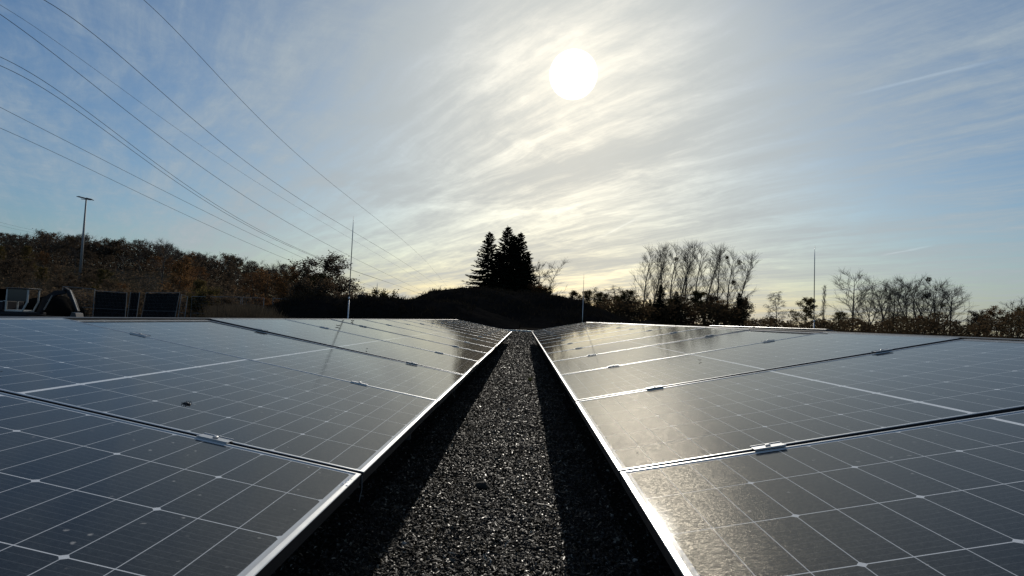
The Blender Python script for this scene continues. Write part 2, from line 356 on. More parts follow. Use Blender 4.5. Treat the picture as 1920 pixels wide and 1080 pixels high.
# ------------------------------------------------------------------ solar panels
PW, PL, GAP = 1.134, 1.762, .022
ARR = {'right': dict(side=1, p=(.2448, 1.3571, -.3647), dx=.0004, dz=-.0041, t=.2020),
       'left': dict(side=-1, p=(-.3687, 1.3112, -.3839), dx=-.0004, dz=-.0048, t=.1717)}
NP = 15
def glass_mat():
    m = bpy.data.materials.new('solar_cells'); m.use_nodes = True; t = NT(m.node_tree); b = t.n['Principled BSDF']
    oc = t.new('ShaderNodeTexCoord').outputs['Object']
    oi = t.new('ShaderNodeObjectInfo')
    sp = t.new('ShaderNodeSeparateXYZ'); t.l.new(oc, sp.inputs[0]); x, y = sp.outputs[0], sp.outputs[1]
    p, q = .0712, .1845
    xs = t.m('SUBTRACT', t.m('ABSOLUTE', t.m('SUBTRACT', x, PL/2)), .0055)       # from the middle bar outwards
    yc = t.m('ADD', y, q*3)                                                      # panel local y is centred
    def dist(v, per):
        return t.m('MULTIPLY', t.m('ABSOLUTE', t.m('SUBTRACT', t.m('FRACT', t.m('ADD', t.m('DIVIDE', v, per), .5)), .5)), per)
    dx, dy, dx3 = dist(xs, p), dist(yc, q), dist(xs, 3*p)
    AA = .0004
    l1 = t.ss(dx, .0008-AA, .0008+AA, .8, 0.); l2 = t.ss(dy, .0011-AA, .0011+AA, 1., 0.)
    dia = t.ss(t.m('ADD', dx3, dy), .0075, .0085, 1., 0.)
    cen = t.m('LESS_THAN', xs, 0.)
    mx1 = t.m('GREATER_THAN', xs, 12*p); my1 = t.m('GREATER_THAN', t.m('ABSOLUTE', y), 3*q-.0006)
    mask = l1
    for k in (l2, dia, cen, mx1, my1): mask = t.m('MAXIMUM', mask, k)
    bus = t.ss(dist(yc, q/11), .0005, .0011, 1., 0.)
    cellid = t.new('ShaderNodeTexWhiteNoise', noise_dimensions='3D')
    t.l.new(t.comb(t.m('FLOOR', t.m('DIVIDE', x, p)), t.m('FLOOR', t.m('DIVIDE', yc, q)), oi.outputs['Random']), cellid.inputs['Vector'])
    cell = t.mix(cellid.outputs[0], (.006, .0064, .008, 1), (.009, .0095, .011, 1))
    cell = t.mix(t.m('MULTIPLY', bus, .15), cell, (.22, .22, .23, 1))
    col = t.mix(mask, cell, t.mix(cen, (.56, .57, .58, 1), (.66, .66, .66, 1)))
    # dust: blotchy film, thicker towards the low edge, with dried drops
    wc = t.v('ADD', oc, t.v('SCALE', oi.outputs['Location'], sc_=1.7))
    n1 = t.noise(wc, 3.2, 6, .65); n2 = t.noise(wc, 26, 5, .7)
    low = t.ss(x, 0., .25, 1., 0.)
    dust = t.m('MULTIPLY', t.ss(t.m('ADD', t.m('MULTIPLY', n1, .6), t.m('MULTIPLY', n2, .4)), .38, .75), t.m('ADD', .010, t.m('MULTIPLY', low, .06)))
    edge = t.m('MULTIPLY', t.ss(t.m('ADD', x, t.m('MULTIPLY', n2, .018)), .021, .034, 1., 0.), .35)
    vo = t.new('ShaderNodeTexVoronoi', feature='F1'); vo.inputs['Scale'].default_value = 30; t.l.new(t.v('ADD', wc, t.v('SCALE', t.noise(wc, 60, 2, .5, out=1), sc_=.012)), vo.inputs['Vector'])
    vr = t.new('ShaderNodeSeparateColor'); t.l.new(vo.outputs['Color'], vr.inputs[0])
    spot = t.m('MULTIPLY', t.ss(vo.outputs['Distance'], .04, t.m('ADD', .09, t.m('MULTIPLY', vr.outputs[1], .10)), 1., 0.), t.ss(vr.outputs[0], .62, .95))
    dust = t.m('MINIMUM', t.m('ADD', t.m('ADD', dust, edge), t.m('MULTIPLY', spot, .65)), 1.)
    col = t.mix(dust, col, (.40, .38, .35, 1))
    t.l.new(col, b.inputs['Base Color'])
    b.inputs['IOR'].default_value = 1.45
    b.inputs['Specular IOR Level'].default_value = 0.
    b.inputs['Coat Weight'].default_value = .85; b.inputs['Coat IOR'].default_value = 1.42; t.l.new(t.m('ADD', .022, t.m('MULTIPLY', n1, .03)), b.inputs['Coat Roughness'])
    rg = t.m('ADD', .27, t.m('ADD', t.m('MULTIPLY', n1, .10), t.m('MULTIPLY', dust, .5)))
    t.l.new(rg, b.inputs['Roughness'])
    bn = t.new('ShaderNodeBump'); bn.inputs['Strength'].default_value = .06; bn.inputs['Distance'].default_value = .0012
    t.l.new(t.noise(oc, 240, 3, .7), bn.inputs['Height']); t.l.new(bn.outputs[0], b.inputs['Normal']); t.l.new(bn.outputs[0], b.inputs['Coat Normal'])
    # the stippled glass and its dust film scatter a little of the sun into a wide soft lobe
    gl = t.new('ShaderNodeBsdfGlossy'); gl.inputs['Roughness'].default_value = .22; gl.inputs['Color'].default_value = (1, .94, .82, 1)
    b2 = t.new('ShaderNodeBump'); b2.inputs['Strength'].default_value = .28; b2.inputs['Distance'].default_value = .002
    t.l.new(t.noise(oc, 420, 2, .7), b2.inputs['Height']); t.l.new(b2.outputs[0], gl.inputs['Normal'])
    grain = t.ss(t.noise(oc, 190, 3, .75), .40, .72)
    ms = t.new('ShaderNodeMixShader'); t.l.new(t.m('MULTIPLY', t.m('ADD', .35, t.m('MULTIPLY', grain, 1.5)), .021), ms.inputs[0])
    t.l.new(b.outputs[0], ms.inputs[1]); t.l.new(gl.outputs[0], ms.inputs[2])
    t.l.new(ms.outputs[0], t.n['Material Output'].inputs[0])
    return m
M_cells = glass_mat()

def panel_proto():
    root = empty('solar_panel')
    W, Lf, T, w = PW/2, PL, .030, .0105
    mb = MB()
    # four mitred bars: outer face, top lip, inner step down to the glass
    o = [(0, -W), (Lf, -W), (Lf, W), (0, W)]; ws = .0065; i_ = [(w, -W+ws), (Lf-w, -W+ws), (Lf-w, W-ws), (w, W-ws)]
    ib = [(.03, -W+.03), (Lf-.03, -W+.03), (Lf-.03, W-.03), (.03, W-.03)]
    c = .0012
    oc = [(c, -W+c), (Lf-c, -W+c), (Lf-c, W-c), (c, W-c)]
    rings = [[(x, y, -T) for x, y in ib], [(x, y, -T) for x, y in o], [(x, y, -c) for x, y in o], [(x, y, 0) for x, y in oc], [(x, y, 0) for x, y in i_], [(x, y, -.007) for x, y in i_]]
    for rg in rings: mb.v += [Vector(p) for p in rg]
    for k in range(5):
        for j in range(4): a = k*4; mb.f.append((a+j, a+(j+1) % 4, a+4+(j+1) % 4, a+4+j))
    fo = mb.build('frame', M_alu, root); fo.data.materials.append(M_black)
    for k in range(8): fo.data.polygons[k].material_index = 1
    g = MB(); g.quadbox(w, Lf-w, -W+ws, W-ws, -.0062, -.0022)
    g.build('glass', M_cells, root)
    bk = MB(); bk.quadbox(w, Lf-w, -W+ws, W-ws, -.009, -.0075); bk.build('backsheet', M_backsheet, root)
    jb = MB(); jb.quadbox(Lf/2-.05, Lf/2+.05, -.03, .03, -.028, -.010); jb.build('junction_box', M_black, root)
    return root
proto = panel_proto()
ORD = ['nearest', 'second', 'third', 'fourth', 'fifth', 'sixth', 'seventh', 'eighth', 'ninth', 'tenth', 'eleventh', 'twelfth', 'thirteenth', 'fourteenth', 'farthest']
rj = random.Random(5)
def frame_of(A):
    s, t_ = A['side'], A['t']
    d = Vector((A['dx'], 1, A['dz'])).normalized()
    xa = Vector((s*math.cos(t_), 0, math.sin(t_))); xa = (xa-d*xa.dot(d)).normalized()
    ya = d*s; za = xa.cross(ya)
    return Vector(A['p']), d, xa, ya, za
first = True
for key in ('left', 'right'):
    A = ARR[key]; P0, d, xa, ya, za = frame_of(A)
    for j in range(NP):
        o = proto if first else copy_tree(proto); first = False
        lo = P0 + d*(PW+GAP)*(j-.5) + za*rj.uniform(-.0012, .0012)
        jt = rj.gauss(0, .0016); jt2 = rj.gauss(0, .0012)
        if key == 'right' and j == 0: jt2 = .005; jt = -.006
        X = (xa+za*jt).normalized(); Yv = (ya+za*jt2); Z = X.cross(Yv).normalized(); Yv = Z.cross(X)
        o.matrix_world = Matrix(((X.x, Yv.x, Z.x, lo.x), (X.y, Yv.y, Z.y, lo.y), (X.z, Yv.z, Z.z, lo.z), (0, 0, 0, 1)))
        extra = {('left', 0): ', crusted with white dirt at its aisle corner', ('right', 0): ', sun glare at its aisle edge', ('left', 1): ', a dead beetle lying on its glass'}.get((key, j), '')
        tag(o, f'{ORD[j]} solar panel of the {key} row{extra}', 'solar panel', f'solar panels of the {key} row')
# two panels of the slope behind the right ridge show only their upper edge
A = ARR['right']; P0, d, xa, ya, za = frame_of(A)
for n_, j in enumerate((3, 4)):
    o = copy_tree(proto); tp = P0 + d*(PW+GAP)*(j-.5) + xa*PL
    X = Vector((-math.cos(.2), 0, math.sin(.2))); Yv = -d; Z = X.cross(Yv).normalized(); Yv = Z.cross(X)
    lo = tp + Vector((.03, 0, .022)) - X*PL
    o.matrix_world = Matrix(((X.x, Yv.x, Z.x, lo.x), (X.y, Yv.y, Z.y, lo.y), (X.z, Yv.z, Z.z, lo.z), (0, 0, 0, 1)))
    tag(o, ('nearer' if n_ == 0 else 'farther')+' panel of the far slope, its pale edge just above the right ridge', 'solar panel', 'solar panels behind the right ridge')

# mounting frames: rails, legs, seam clamps
for key in ('left', 'right'):
    A = ARR[key]; P0, d, xa, ya, za = frame_of(A); s = A['side']
    root = tag(empty('mounting_frame', (P0.x, P0.y, GZ)), f'metal substructure with seam clamps carrying the {key} row of solar panels', 'mounting frame')
    base = Vector(root.location)
    def W(j, u, h): return P0 + d*(PW+GAP)*j + xa*u + za*h - base
    BM = Matrix(((xa.x, ya.x, za.x, 0), (xa.y, ya.y, za.y, 0), (xa.z, ya.z, za.z, 0), (0, 0, 0, 1)))
    for u in (.36, 1.40):
        mb = MB(); M_ = BM.copy(); c0 = W(0, u, -.032); L = (PW+GAP)*(NP-1)
        mb.v = []; a, b_ = W(-1, u, -.055), W(NP-1, u, -.055); dv = (b_-a)
        for e in (a, b_):
            for ox, oz in ((-.02, -.02), (.02, -.02), (.02, .02), (-.02, .02)): mb.v.append(e+xa*ox+za*oz)
        mb.f = [(0, 1, 2, 3), (7, 6, 5, 4), (0, 4, 5, 1), (1, 5, 6, 2), (2, 6, 7, 3), (3, 7, 4, 0)]
        mb.build('rail', M_darksteel, root)
    # dark ridge strip under the upper edge
    mb = MB(); a, b_ = W(-1, PL+.014, -.01), W(NP-1, PL+.014, -.01)
    for e in (a, b_):
        for ox, oz in ((-.010, -.02), (.012, -.03), (.012, .012), (-.010, .012)): mb.v.append(e+xa*ox+za*oz)
    mb.f = [(0, 1, 2, 3), (7, 6, 5, 4), (0, 4, 5, 1), (1, 5, 6, 2), (2, 6, 7, 3), (3, 7, 4, 0)]
    mb.build('ridge_strip', M_black, root)
    for j in range(0, NP, 2):
        for u in (.36, 1.40):
            t_ = W(j-.0, u, -.07); mb = MB()
            mb.quadbox(t_.x-.02, t_.x+.02, t_.y-.02, t_.y+.02, -.05, t_.z); mb.build('leg', M_darksteel, root)
    # clamps on every seam
    cm = MB()
    hw = .037
    cm.quadbox(-hw, hw, -.017, .017, .0005, .0025); cm.quadbox(-hw, hw, -.017, -.0145, .0025, .0045); cm.quadbox(-hw, hw, .0145, .017, .0025, .0045)
    cme = cm.mesh('seam_clamp'); cme.materials.append(M_alu_dull)
    bm_ = MB(); bm_.tube([Vector((0, 0, .0025)), Vector((0, 0, .0065))], .0065, 8); bm_.tube([Vector((0, 0, .0065)), Vector((0, 0, .0075))], [.006, .004], 8)
    bme = bm_.mesh('bolt'); bme.materials.append(M_alu_dull)
    for j in range(0, NP-1):
        for u in (.365, 1.40):
            k = link('seam_clamp', cme, None, root); kp = W(j, u, .0012)
            k.matrix_local = Matrix.Translation(kp) @ BM
            link('bolt', bme, None, k)

def far_rail():
    root = empty('cross_rail', (0, 18.9, GZ)); a, b_ = at(944, 618.6, 18.9), at(1003, 620.6, 18.9)
    mb = MB(); mb.quadbox(a.x, b_.x, -.02, .02, a.z-.02-GZ, a.z+.018-GZ); mb.build('rail', M_alu, root)
    for x in (a.x+.06, b_.x-.06):
        mb = MB(); mb.quadbox(x-.02, x+.02, -.018, .018, -.03, a.z-.02-GZ); mb.build('leg', M_darksteel, root)
    tag(root, 'bright aluminium rail set across the far end of the aisle', 'rail')
far_rail()

# small things lying on the glass
def on_panel(key, px, py):
    P0, d, xa, ya, za = frame_of(ARR[key]); v = ray(px, py); return v*(P0.dot(za)/v.dot(za)), za, xa
def beetle():
    p, za, xa = on_panel('left', 349, 756); p = p-za*.0075; root = empty('dead_beetle', p); rnd = random.Random(3)
    mb = MB()
    def ell(c, a, b_, h):
        k = len(mb.v); n = 8
        for i in range(5):
            th = math.pi*i/4
            for j in range(n): ph = 2*math.pi*j/n; mb.v.append(Vector((c[0]-a*math.cos(th), c[1]+b_*math.sin(th)*math.cos(ph), c[2]+h*math.sin(th)*math.sin(ph))))
        for i in range(4):
            for j in range(n): mb.f.append((k+i*n+j, k+i*n+(j+1) % n, k+(i+1)*n+(j+1) % n, k+(i+1)*n+j))
    ell((0, 0, .006), .009, .006, .005); ell((.010, 0, .005), .004, .004, .0035)
    mb.build('body', M_black, root, smooth=True)
    for sx in (-.006, 0, .006):
        for sy in (-1, 1):
            mb = MB(); mb.tube([Vector((sx, sy*.004, .006)), Vector((sx+.002, sy*.011, .012)), Vector((sx+.003, sy*.015, 0))], .0007, 4); mb.build('leg', M_black, root)
    tag(root, 'small dark beetle on the second left solar panel', 'insect')
beetle()
def leafbit(key, px, py, sz, label):
    p, za, xa = on_panel(key, px, py); mb = MB(); rnd = random.Random(px)
    n = 9
    for i in range(n):
        a = -1+2*i/(n-1); w_ = sz*.45*math.cos(a*1.45); z_ = .004+sz*.35*a*a
        for s_ in (-1, 0, 1): mb.v.append(Vector((a*sz, s_*w_, z_+abs(s_)*sz*.25)))
    for i in range(n-1):
        for k in (0, 1): mb.f.append((i*3+k, i*3+k+1, i*3+k+4, i*3+k+3))
    o = mb.build('dry_leaf', M_bark, loc=p); o.rotation_euler = (0, 0, rnd.uniform(0, 6)); tag(o, label, 'leaf', 'curled leaves on the glass')
leafbit('left', 634, 612, .022, 'tiny curled leaf on the fourth left panel under the left rod')
leafbit('left', 661, 603.5, .03, 'dark curled leaf near the ridge beside the left rod')
leafbit('left', 688, 656, .012, 'dark speck of leaf right of the pale bar on the left row')
leafbit('right', 1312, 677, .010, 'dark leaf speck below the pale bar on the right row')
leafbit('left', 1, 700, .004, 'crumb of leaf at the left edge of the second left panel')
def crust():
    p, za, xa = on_panel('left', 651, 903); rnd = random.Random(2); mb = MB()
    for i in range(26):
        c = Vector((rnd.gauss(0, .004), rnd.uniform(-.03, .02), 0)); r_ = rnd.uniform(.0015, .0045)
        k = len(mb.v); n = 6
        for j in range(n): a = 6.283*j/n; mb.v.append(c+Vector((math.cos(a)*r_*rnd.uniform(.6, 1.2), math.sin(a)*r_*rnd.uniform(.6, 1.4), .0002)))
        mb.v.append(c+Vector((0, 0, r_*.5)))
        for j in range(n): mb.f.append((k+j, k+(j+1) % n, k+n))
    o = mb.build('dirt_crust', M_white, loc=p); tag(o, 'white crumbly dirt caught at the corner of the nearest left panel', 'dirt', kind='stuff')
crust()
def loose_cable():
    pts = [(846, 716), (862, 700), (880, 686), (899, 671), (916, 658), (928, 652), (934, 655), (926, 664)]
    ys = [3.9, 4.4, 5.1, 6.0, 7.2, 8.1, 8.1, 7.6]
    P = []
    for i in range(30):
        Y = 3.75+4.6*i/29; ez = -.3839-.0048*(Y-1.31)
        P.append(Vector((-.372+.006*math.sin(Y*2.1), Y, ez+.012*math.sin((Y-3.75)*2.05)+.004)))
    mb = MB(); mb.tube(P, .003, 6)
    tag(mb.build('loose_cable', M_black), 'thin black cable hanging loose along the low edge of the left row', 'cable')
loose_cable()
def tie():
    mb = MB(); p = at(679, 893, 1.30); mb.tube([p, p+Vector((.001, 0, -.03)), p+Vector((-.004, 0, -.06))], .0009, 4)
    tag(mb.build('cable_tie', M_steel), 'thin loose tie end dangling at the nearest left seam', 'cable tie')
tie()

# weed at the shadow edge, dark clod
def weed():
    p = ground_pt(994, 716); rnd = random.Random(6); mb = MB()
    for i in range(16):
        a = rnd.uniform(0, 6.3); L = rnd.uniform(.05, .13); w_ = .006; dr = Vector((math.cos(a), math.sin(a), 0)); sd_ = Vector((-dr.y, dr.x, 0))
        prev = None
        for k in range(5):
            t_ = k/4; c = dr*L*.7*t_+Vector((0, 0, L*(t_*1.1-.45*t_*t_))); ww = w_*(1-t_)**.5*(.4+.6*math.sin(min(1, t_*2+.3)*1.57)); cur = (c-sd_*ww, c+sd_*ww)
            if prev: mb.quad(prev[0], prev[1], cur[1], cur[0])
            prev = cur
    m = leaf_mat('weed_green', [(0, (.04, .06, .02)), (1, (.09, .10, .03))], .4)
    tag(mb.build('weed', m, loc=p), 'small green weed tuft at the right shadow edge of the aisle', 'weed')
weed()
def rock(name, p, sx, sy, sz, m, seed, label=None, cat=None, group=None, sub=2):
    import bmesh
    bm = bmesh.new(); bmesh.ops.create_icosphere(bm, subdivisions=sub, radius=1)
    for v in bm.verts:
        k = 1+.35*noise.noise(v.co*1.3+Vector((seed, 0, 0)))+.2*noise.noise(v.co*3.1+Vector((seed, 5, 0)))
        v.co = Vector((v.co.x*sx*k, v.co.y*sy*k, v.co.z*sz*k))
    me = bpy.data.meshes.new(name); bm.to_mesh(me); bm.free(); me.polygons.foreach_set('use_smooth', [sub > 2]*len(me.polygons))
    o = link(name, me, m, None, p); tag(o, label, cat, group); return o
M_clod = mat('dark_clod', (.02, .017, .014), .9, 0, var=.5, nscale=60, bump=.6, bscale=120)
M_stone = mat('pale_stone', (.34, .33, .31), .6, 0, var=.25, nscale=60)
rock('earth_clod', ground_pt(903, 916)+Vector((0, 0, .012)), .035, .03, .022, M_clod, 3, 'dark earth clod in the middle of the sunlit aisle', 'clod')
for i, (x, y, s_, lab) in enumerate([(953, 770, .012, 'pale pebble in the aisle, leftmost of the bright pair farther on'), (980, 780, .008, 'small pale pebble right of the bright one in the aisle'), (971, 686, .014, 'pale pebble farthest up the aisle'), (925, 816, .008, 'small pale pebble left of centre in the aisle'), (1190, 1056, .012, 'dull grey pebble in the right shadow near the camera'), (756, 1025, .013, 'pale chip of stone at the left shadow edge near the camera')]):
    rock('pebble', ground_pt(x, y)+Vector((0, 0, s_*.8)), s_, s_*.75, s_*.6, M_stone, i*7+1, lab, 'pebble', 'pale pebbles in the aisle', 1)

# ------------------------------------------------------------------ earth bank and mound
def ridge_terrain(name, prof, Yc, wf, wb, m, label, seed, step=.45, amp=.25, ext=0):
    x0 = gx(prof[0][0], Yc); x1 = gx(prof[-1][0], Yc); nx = int((x1-x0)/step); ny = 44
    v = []; f = []
    for i in range(nx+1):
        X = x0+(x1-x0)*i/nx; px = px_of(X, Yc); H = hz_top(px, interp(prof, px), Yc)
        base = gz(X, Yc)-.3
        for j in range(ny+1):
            u = -1+2*j/ny; Y = Yc+(u*wf if u < 0 else u*wb)
            c = .5+.5*math.cos(math.pi*u); c = c**.8
            n_ = noise.fractal(Vector((X*.35, Y*.35, seed)), 1., 2., 5)*amp*(.3+c) + noise.noise(Vector((X*1.6, Y*1.6, seed)))*amp*.35*c + noise.noise(Vector((X*4.1, Y*4.1, seed)))*amp*.22*c
            v.append((X, Y, base+(H-base)*c+n_*min(1, c*3)-(.05 if c < .01 else 0)))
    for i in range(nx):
        for j in range(ny): a = i*(ny+1)+j; f.append((a, a+ny+1, a+ny+2, a+1))
    me = bpy.data.meshes.new(name); me.from_pydata(v, [], f); me.polygons.foreach_set('use_smooth', [True]*len(f)); me.update()
    return tag(link(name, me, m), label, kind='structure')
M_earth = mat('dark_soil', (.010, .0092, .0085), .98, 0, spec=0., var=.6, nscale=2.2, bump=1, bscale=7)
BANK = [(430, 592), (500, 580), (540, 563), (560, 559), (600, 556), (640, 559), (680, 558), (720, 558), (760, 561), (800, 562), (860, 568), (900, 580), (940, 594), (975, 606)]
MOUND = [(740, 592), (770, 574), (785, 560), (800, 549), (815, 543), (850, 544), (900, 541), (950, 546), (1000, 553), (1050, 556), (1080, 562), (1110, 575), (1150, 592), (1190, 604), (1220, 606)]
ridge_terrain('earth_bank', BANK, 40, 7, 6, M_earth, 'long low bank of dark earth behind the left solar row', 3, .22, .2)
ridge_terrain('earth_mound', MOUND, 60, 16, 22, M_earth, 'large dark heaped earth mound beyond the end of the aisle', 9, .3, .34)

def mound_weeds():
    rnd = random.Random(31); mb = MB(); dg = bpy.context.evaluated_depsgraph_get()
    for nm, n, (xa_, xb_), (ya_, yb_), hs in (('earth_mound', 5200, (gx(760, 60), gx(1180, 60)), (46, 68), (.08, .38)), ('earth_bank', 3800, (gx(520, 40), gx(890, 40)), (34, 44), (.06, .30))):
        o = bpy.data.objects[nm]
        for i in range(n):
            X, Y = rnd.uniform(xa_, xb_), rnd.uniform(ya_, yb_)
            if noise.noise(Vector((X*.3, Y*.3, 7))) < rnd.uniform(-.5, .25): continue
            ok, p, nn, _ = o.ray_cast(Vector((X, Y, 30)), Vector((0, 0, -1)))
            if not ok: continue
            for k in range(3):
                h = rnd.uniform(*hs)*(1.6 if rnd.random() < .06 else 1); a = rnd.uniform(0, 6.3); b_ = Vector((math.cos(a), math.sin(a), 0))*rnd.uniform(.012, .04); ln = Vector((rnd.gauss(0, .4), rnd.gauss(0, .4), 1))*h; q = p+Vector((rnd.gauss(0, .08), rnd.gauss(0, .08), -.02))
                mb.quad(q-b_, q+b_, q+ln+b_*.4, q+ln-b_*.3)
    tag(mb.build('scrub', M_scrub), 'dark dead scrub growing in patches on the earth bank and mound', 'scrub', kind='stuff')
M_scrub = leaf_mat('dead_scrub', [(0, (.008, .007, .006)), (.6, (.02, .017, .013)), (1, (.045, .036, .024))], .15)
mound_weeds()

# ------------------------------------------------------------------ trees
def perp(d):
    a = d.cross(Vector((0, 0, 1)) if abs(d.z) < .95 else Vector((1, 0, 0))).normalized(); return a
def limb(mb, p, d, L, r0_, r1_, segs, wig, trop, rnd, sides=5):
    pts = [p.copy()]; d = d.normalized(); rr = [r0_]
    for i in range(segs):
        d = (d+Vector((rnd.gauss(0, wig), rnd.gauss(0, wig), rnd.gauss(0, wig*.6)+trop))).normalized()
        p = p+d*(L/segs); pts.append(p.copy()); rr.append(r0_+(r1_-r0_)*(i+1)/segs)
    mb.tube(pts, rr, sides, False)
    return pts, d
def pick(pts, t):
    k = t*(len(pts)-1); i = min(int(k), len(pts)-2); f = k-i
    return pts[i].lerp(pts[i+1], f), (pts[i+1]-pts[i]).normalized()
def bare(seed, H, trunk_r, first_, nl, ang, lenk, trop, subs, twigs, tw_len, tw_r=.014, droop=0, forks=1, wig=.08, tws=.9):
    """woody skeleton: trunk+limbs in one mesh, fine twigs in the other; returns tips"""
    rnd = random.Random(seed); wood, tw = MB(), MB(); tips = []
    stems = []
    if forks == 1: stems.append(limb(wood, Vector((0, 0, -.3)), Vector((0, 0, 1)), H*.97, trunk_r, trunk_r*.12, 10, .035, .03, rnd, 7)[0])
    else:
        for k in range(forks):
            a = 6.283*k/forks+rnd.uniform(-.4, .4); stems.append(limb(wood, Vector((math.cos(a)*.12, math.sin(a)*.12, -.3)), Vector((math.cos(a)*.33, math.sin(a)*.33, 1)), H*rnd.uniform(.8, 1.0), trunk_r*.75, trunk_r*.1, 9, .06, .05, rnd, 6)[0])
    for st in stems:
        for i in range(nl):
            t = first_+(1-first_)*((i+rnd.random())/nl)**.85; t = min(t, .98)
            p, dd = pick(st, t); az = i*2.4+rnd.uniform(-.5, .5)
            an = ang*rnd.uniform(.75, 1.25)
            d = Vector((math.cos(az)*math.sin(an), math.sin(az)*math.sin(an), math.cos(an)))
            L = H*lenk*(1-.62*((t-first_)/(1-first_))**1.2)*rnd.uniform(.7, 1.15)
            r = max(.02, trunk_r*.42*(1-t*.75)*rnd.uniform(.7, 1))
            pl, _ = limb(wood, p, d, L, r, .014, 6, wig, trop, rnd, 4)
            for s in range(subs):
                t2 = .22+.78*(s+rnd.random())/subs; q, qd = pick(pl, min(t2, .99))
                a2 = perp(qd); a2.rotate(Matrix.Rotation(rnd.uniform(0, 6.28), 3, qd))
                d2 = (qd+a2*rnd.uniform(.45, .95)+Vector((0, 0, trop*1.5))).normalized(); L2 = L*rnd.uniform(.22, .42)*(1.15-.5*t2)
                ps, _ = limb(wood, q, d2, L2, .022, .010, 3, wig*1.2, trop-droop*.5, rnd, 3)
                for w_ in range(twigs):
                    t3 = .15+.85*(w_+rnd.random())/twigs; q3, q3d = pick(ps, min(t3, .99))
                    a3 = perp(q3d); a3.rotate(Matrix.Rotation(rnd.uniform(0, 6.28), 3, q3d))
                    d3 = (q3d+a3*rnd.uniform(.2, tws)+Vector((0, 0, trop-droop))).normalized()
                    pt, _ = limb(tw, q3, d3, tw_len*rnd.uniform(.5, 1.2), tw_r, tw_r*.4, 2, .12, trop*.6-droop*1.5, rnd, 3)
                    tips.append(pt[-1]); tips.append(pt[1])
    return wood, tw, tips
def leaves(mb, tips, per, spread, size, rnd, drop=0.):
    for p in tips:
        if rnd.random() < drop: continue
        for k in range(per):
            c = p+Vector((rnd.gauss(0, spread), rnd.gauss(0, spread), rnd.gauss(0, spread*.8)))
            a = Vector((rnd.gauss(0, 1), rnd.gauss(0, 1), rnd.gauss(0, 1))).normalized(); b_ = perp(a); s = size*rnd.uniform(.6, 1.3)
            b_.rotate(Matrix.Rotation(rnd.uniform(0, 6.28), 3, a)); e = a.cross(b_)
            mb.quad(c-b_*s*.5, c+e*s*.32, c+b_*s*.55, c-e*s*.32)
PROT = {}
def reg(key, name, wood, tw, crownmat, barkmat=None):
    wm = wood.mesh('trunk'); wm.materials.append(barkmat or M_bark); cm_ = tw.mesh('crown'); cm_.materials.append(crownmat)
    PROT[key] = (name, wm, cm_)
def leafy(key, seed, H, lm, name='autumn_tree', forks=1, per=5, size=.26, spread=.30, drop=.05, ang=1.0, first_=.08, nl=18, subs=7, twigs=4, lenk=.42, trop=.05):
    wood, tw, tips = bare(seed, H, H*.018, first_, nl, ang, lenk, trop, subs, twigs, H*.055, forks=forks)
    rnd = random.Random(seed+1); lb = MB(); leaves(lb, tips, per, spread, size, rnd, drop)
    base = len(wood.v); wood.v += tw.v; wood.f += [tuple(base+i for i in f) for f in tw.f]
    reg(key, name, wood, lb, lm)
leafy('rustA', 11, 10, L_rust); leafy('rustB', 12, 10, L_rust, ang=1.1, lenk=.5, per=4, drop=.2)
leafy('oliveA', 13, 10, L_olive, per=6); leafy('oliveB', 14, 10, L_olive, ang=.75, lenk=.40)
leafy('brownA', 15, 10, L_brown, per=5, forks=2, nl=13); leafy('brownB', 16, 10, L_brown, per=4, drop=.15)
leafy('bushA', 17, 4, L_rust, 'autumn_bush', forks=4, nl=7, subs=4, twigs=3, per=9, spread=.2, size=.17, first_=.1, lenk=.5)
leafy('bushB', 18, 4, L_olive, 'autumn_bush', forks=4, nl=7, subs=4, twigs=3, per=9, spread=.2, size=.17, first_=.1, lenk=.5)
leafy('bushC', 19, 4, L_brown, 'autumn_bush', forks=4, nl=7, subs=4, twigs=3, per=8, spread=.2, size=.16, first_=.1, lenk=.5)
leafy('bigleaf', 21, 10, L_brown, 'autumn_tree', forks=1, nl=26, per=4, twigs=5, drop=.08, ang=1.2, lenk=.56, spread=.24, size=.23, trop=.09)
for k, s in (('popA', 31), ('popB', 32), ('popC', 33)):
    w, t_, _ = bare(s, 17, .22, .13, 26, .62, .31, .06, 7, 5, 1.5, tw_r=.015, wig=.06, tws=.55); reg(k, 'bare_poplar', w, t_, M_twig)
for k, s, fk in (('bareA', 41, 1), ('bareB', 42, 3), ('bareC', 43, 2)):
    w, t_, _ = bare(s, 11, .2, .18, 18 if fk == 1 else 10, .95, .48, .035, 8, 5, 1.1, tw_r=.013, tws=.65, forks=fk, wig=.1); reg(k, 'bare_tree', w, t_, M_twig)
w, t_, _ = bare(51, 9, .12, .2, 22, .85, .32, .02, 8, 8, .7, tw_r=.012, droop=.25, wig=.09); reg('birch', 'bare_birch', w, t_, M_twig, M_barkpale)
w, t_, _ = bare(52, 9, .10, .1, 26, .28, .22, .09, 5, 5, .5, tw_r=.012, wig=.05); reg('column', 'columnar_poplar', w, t_, M_twig)
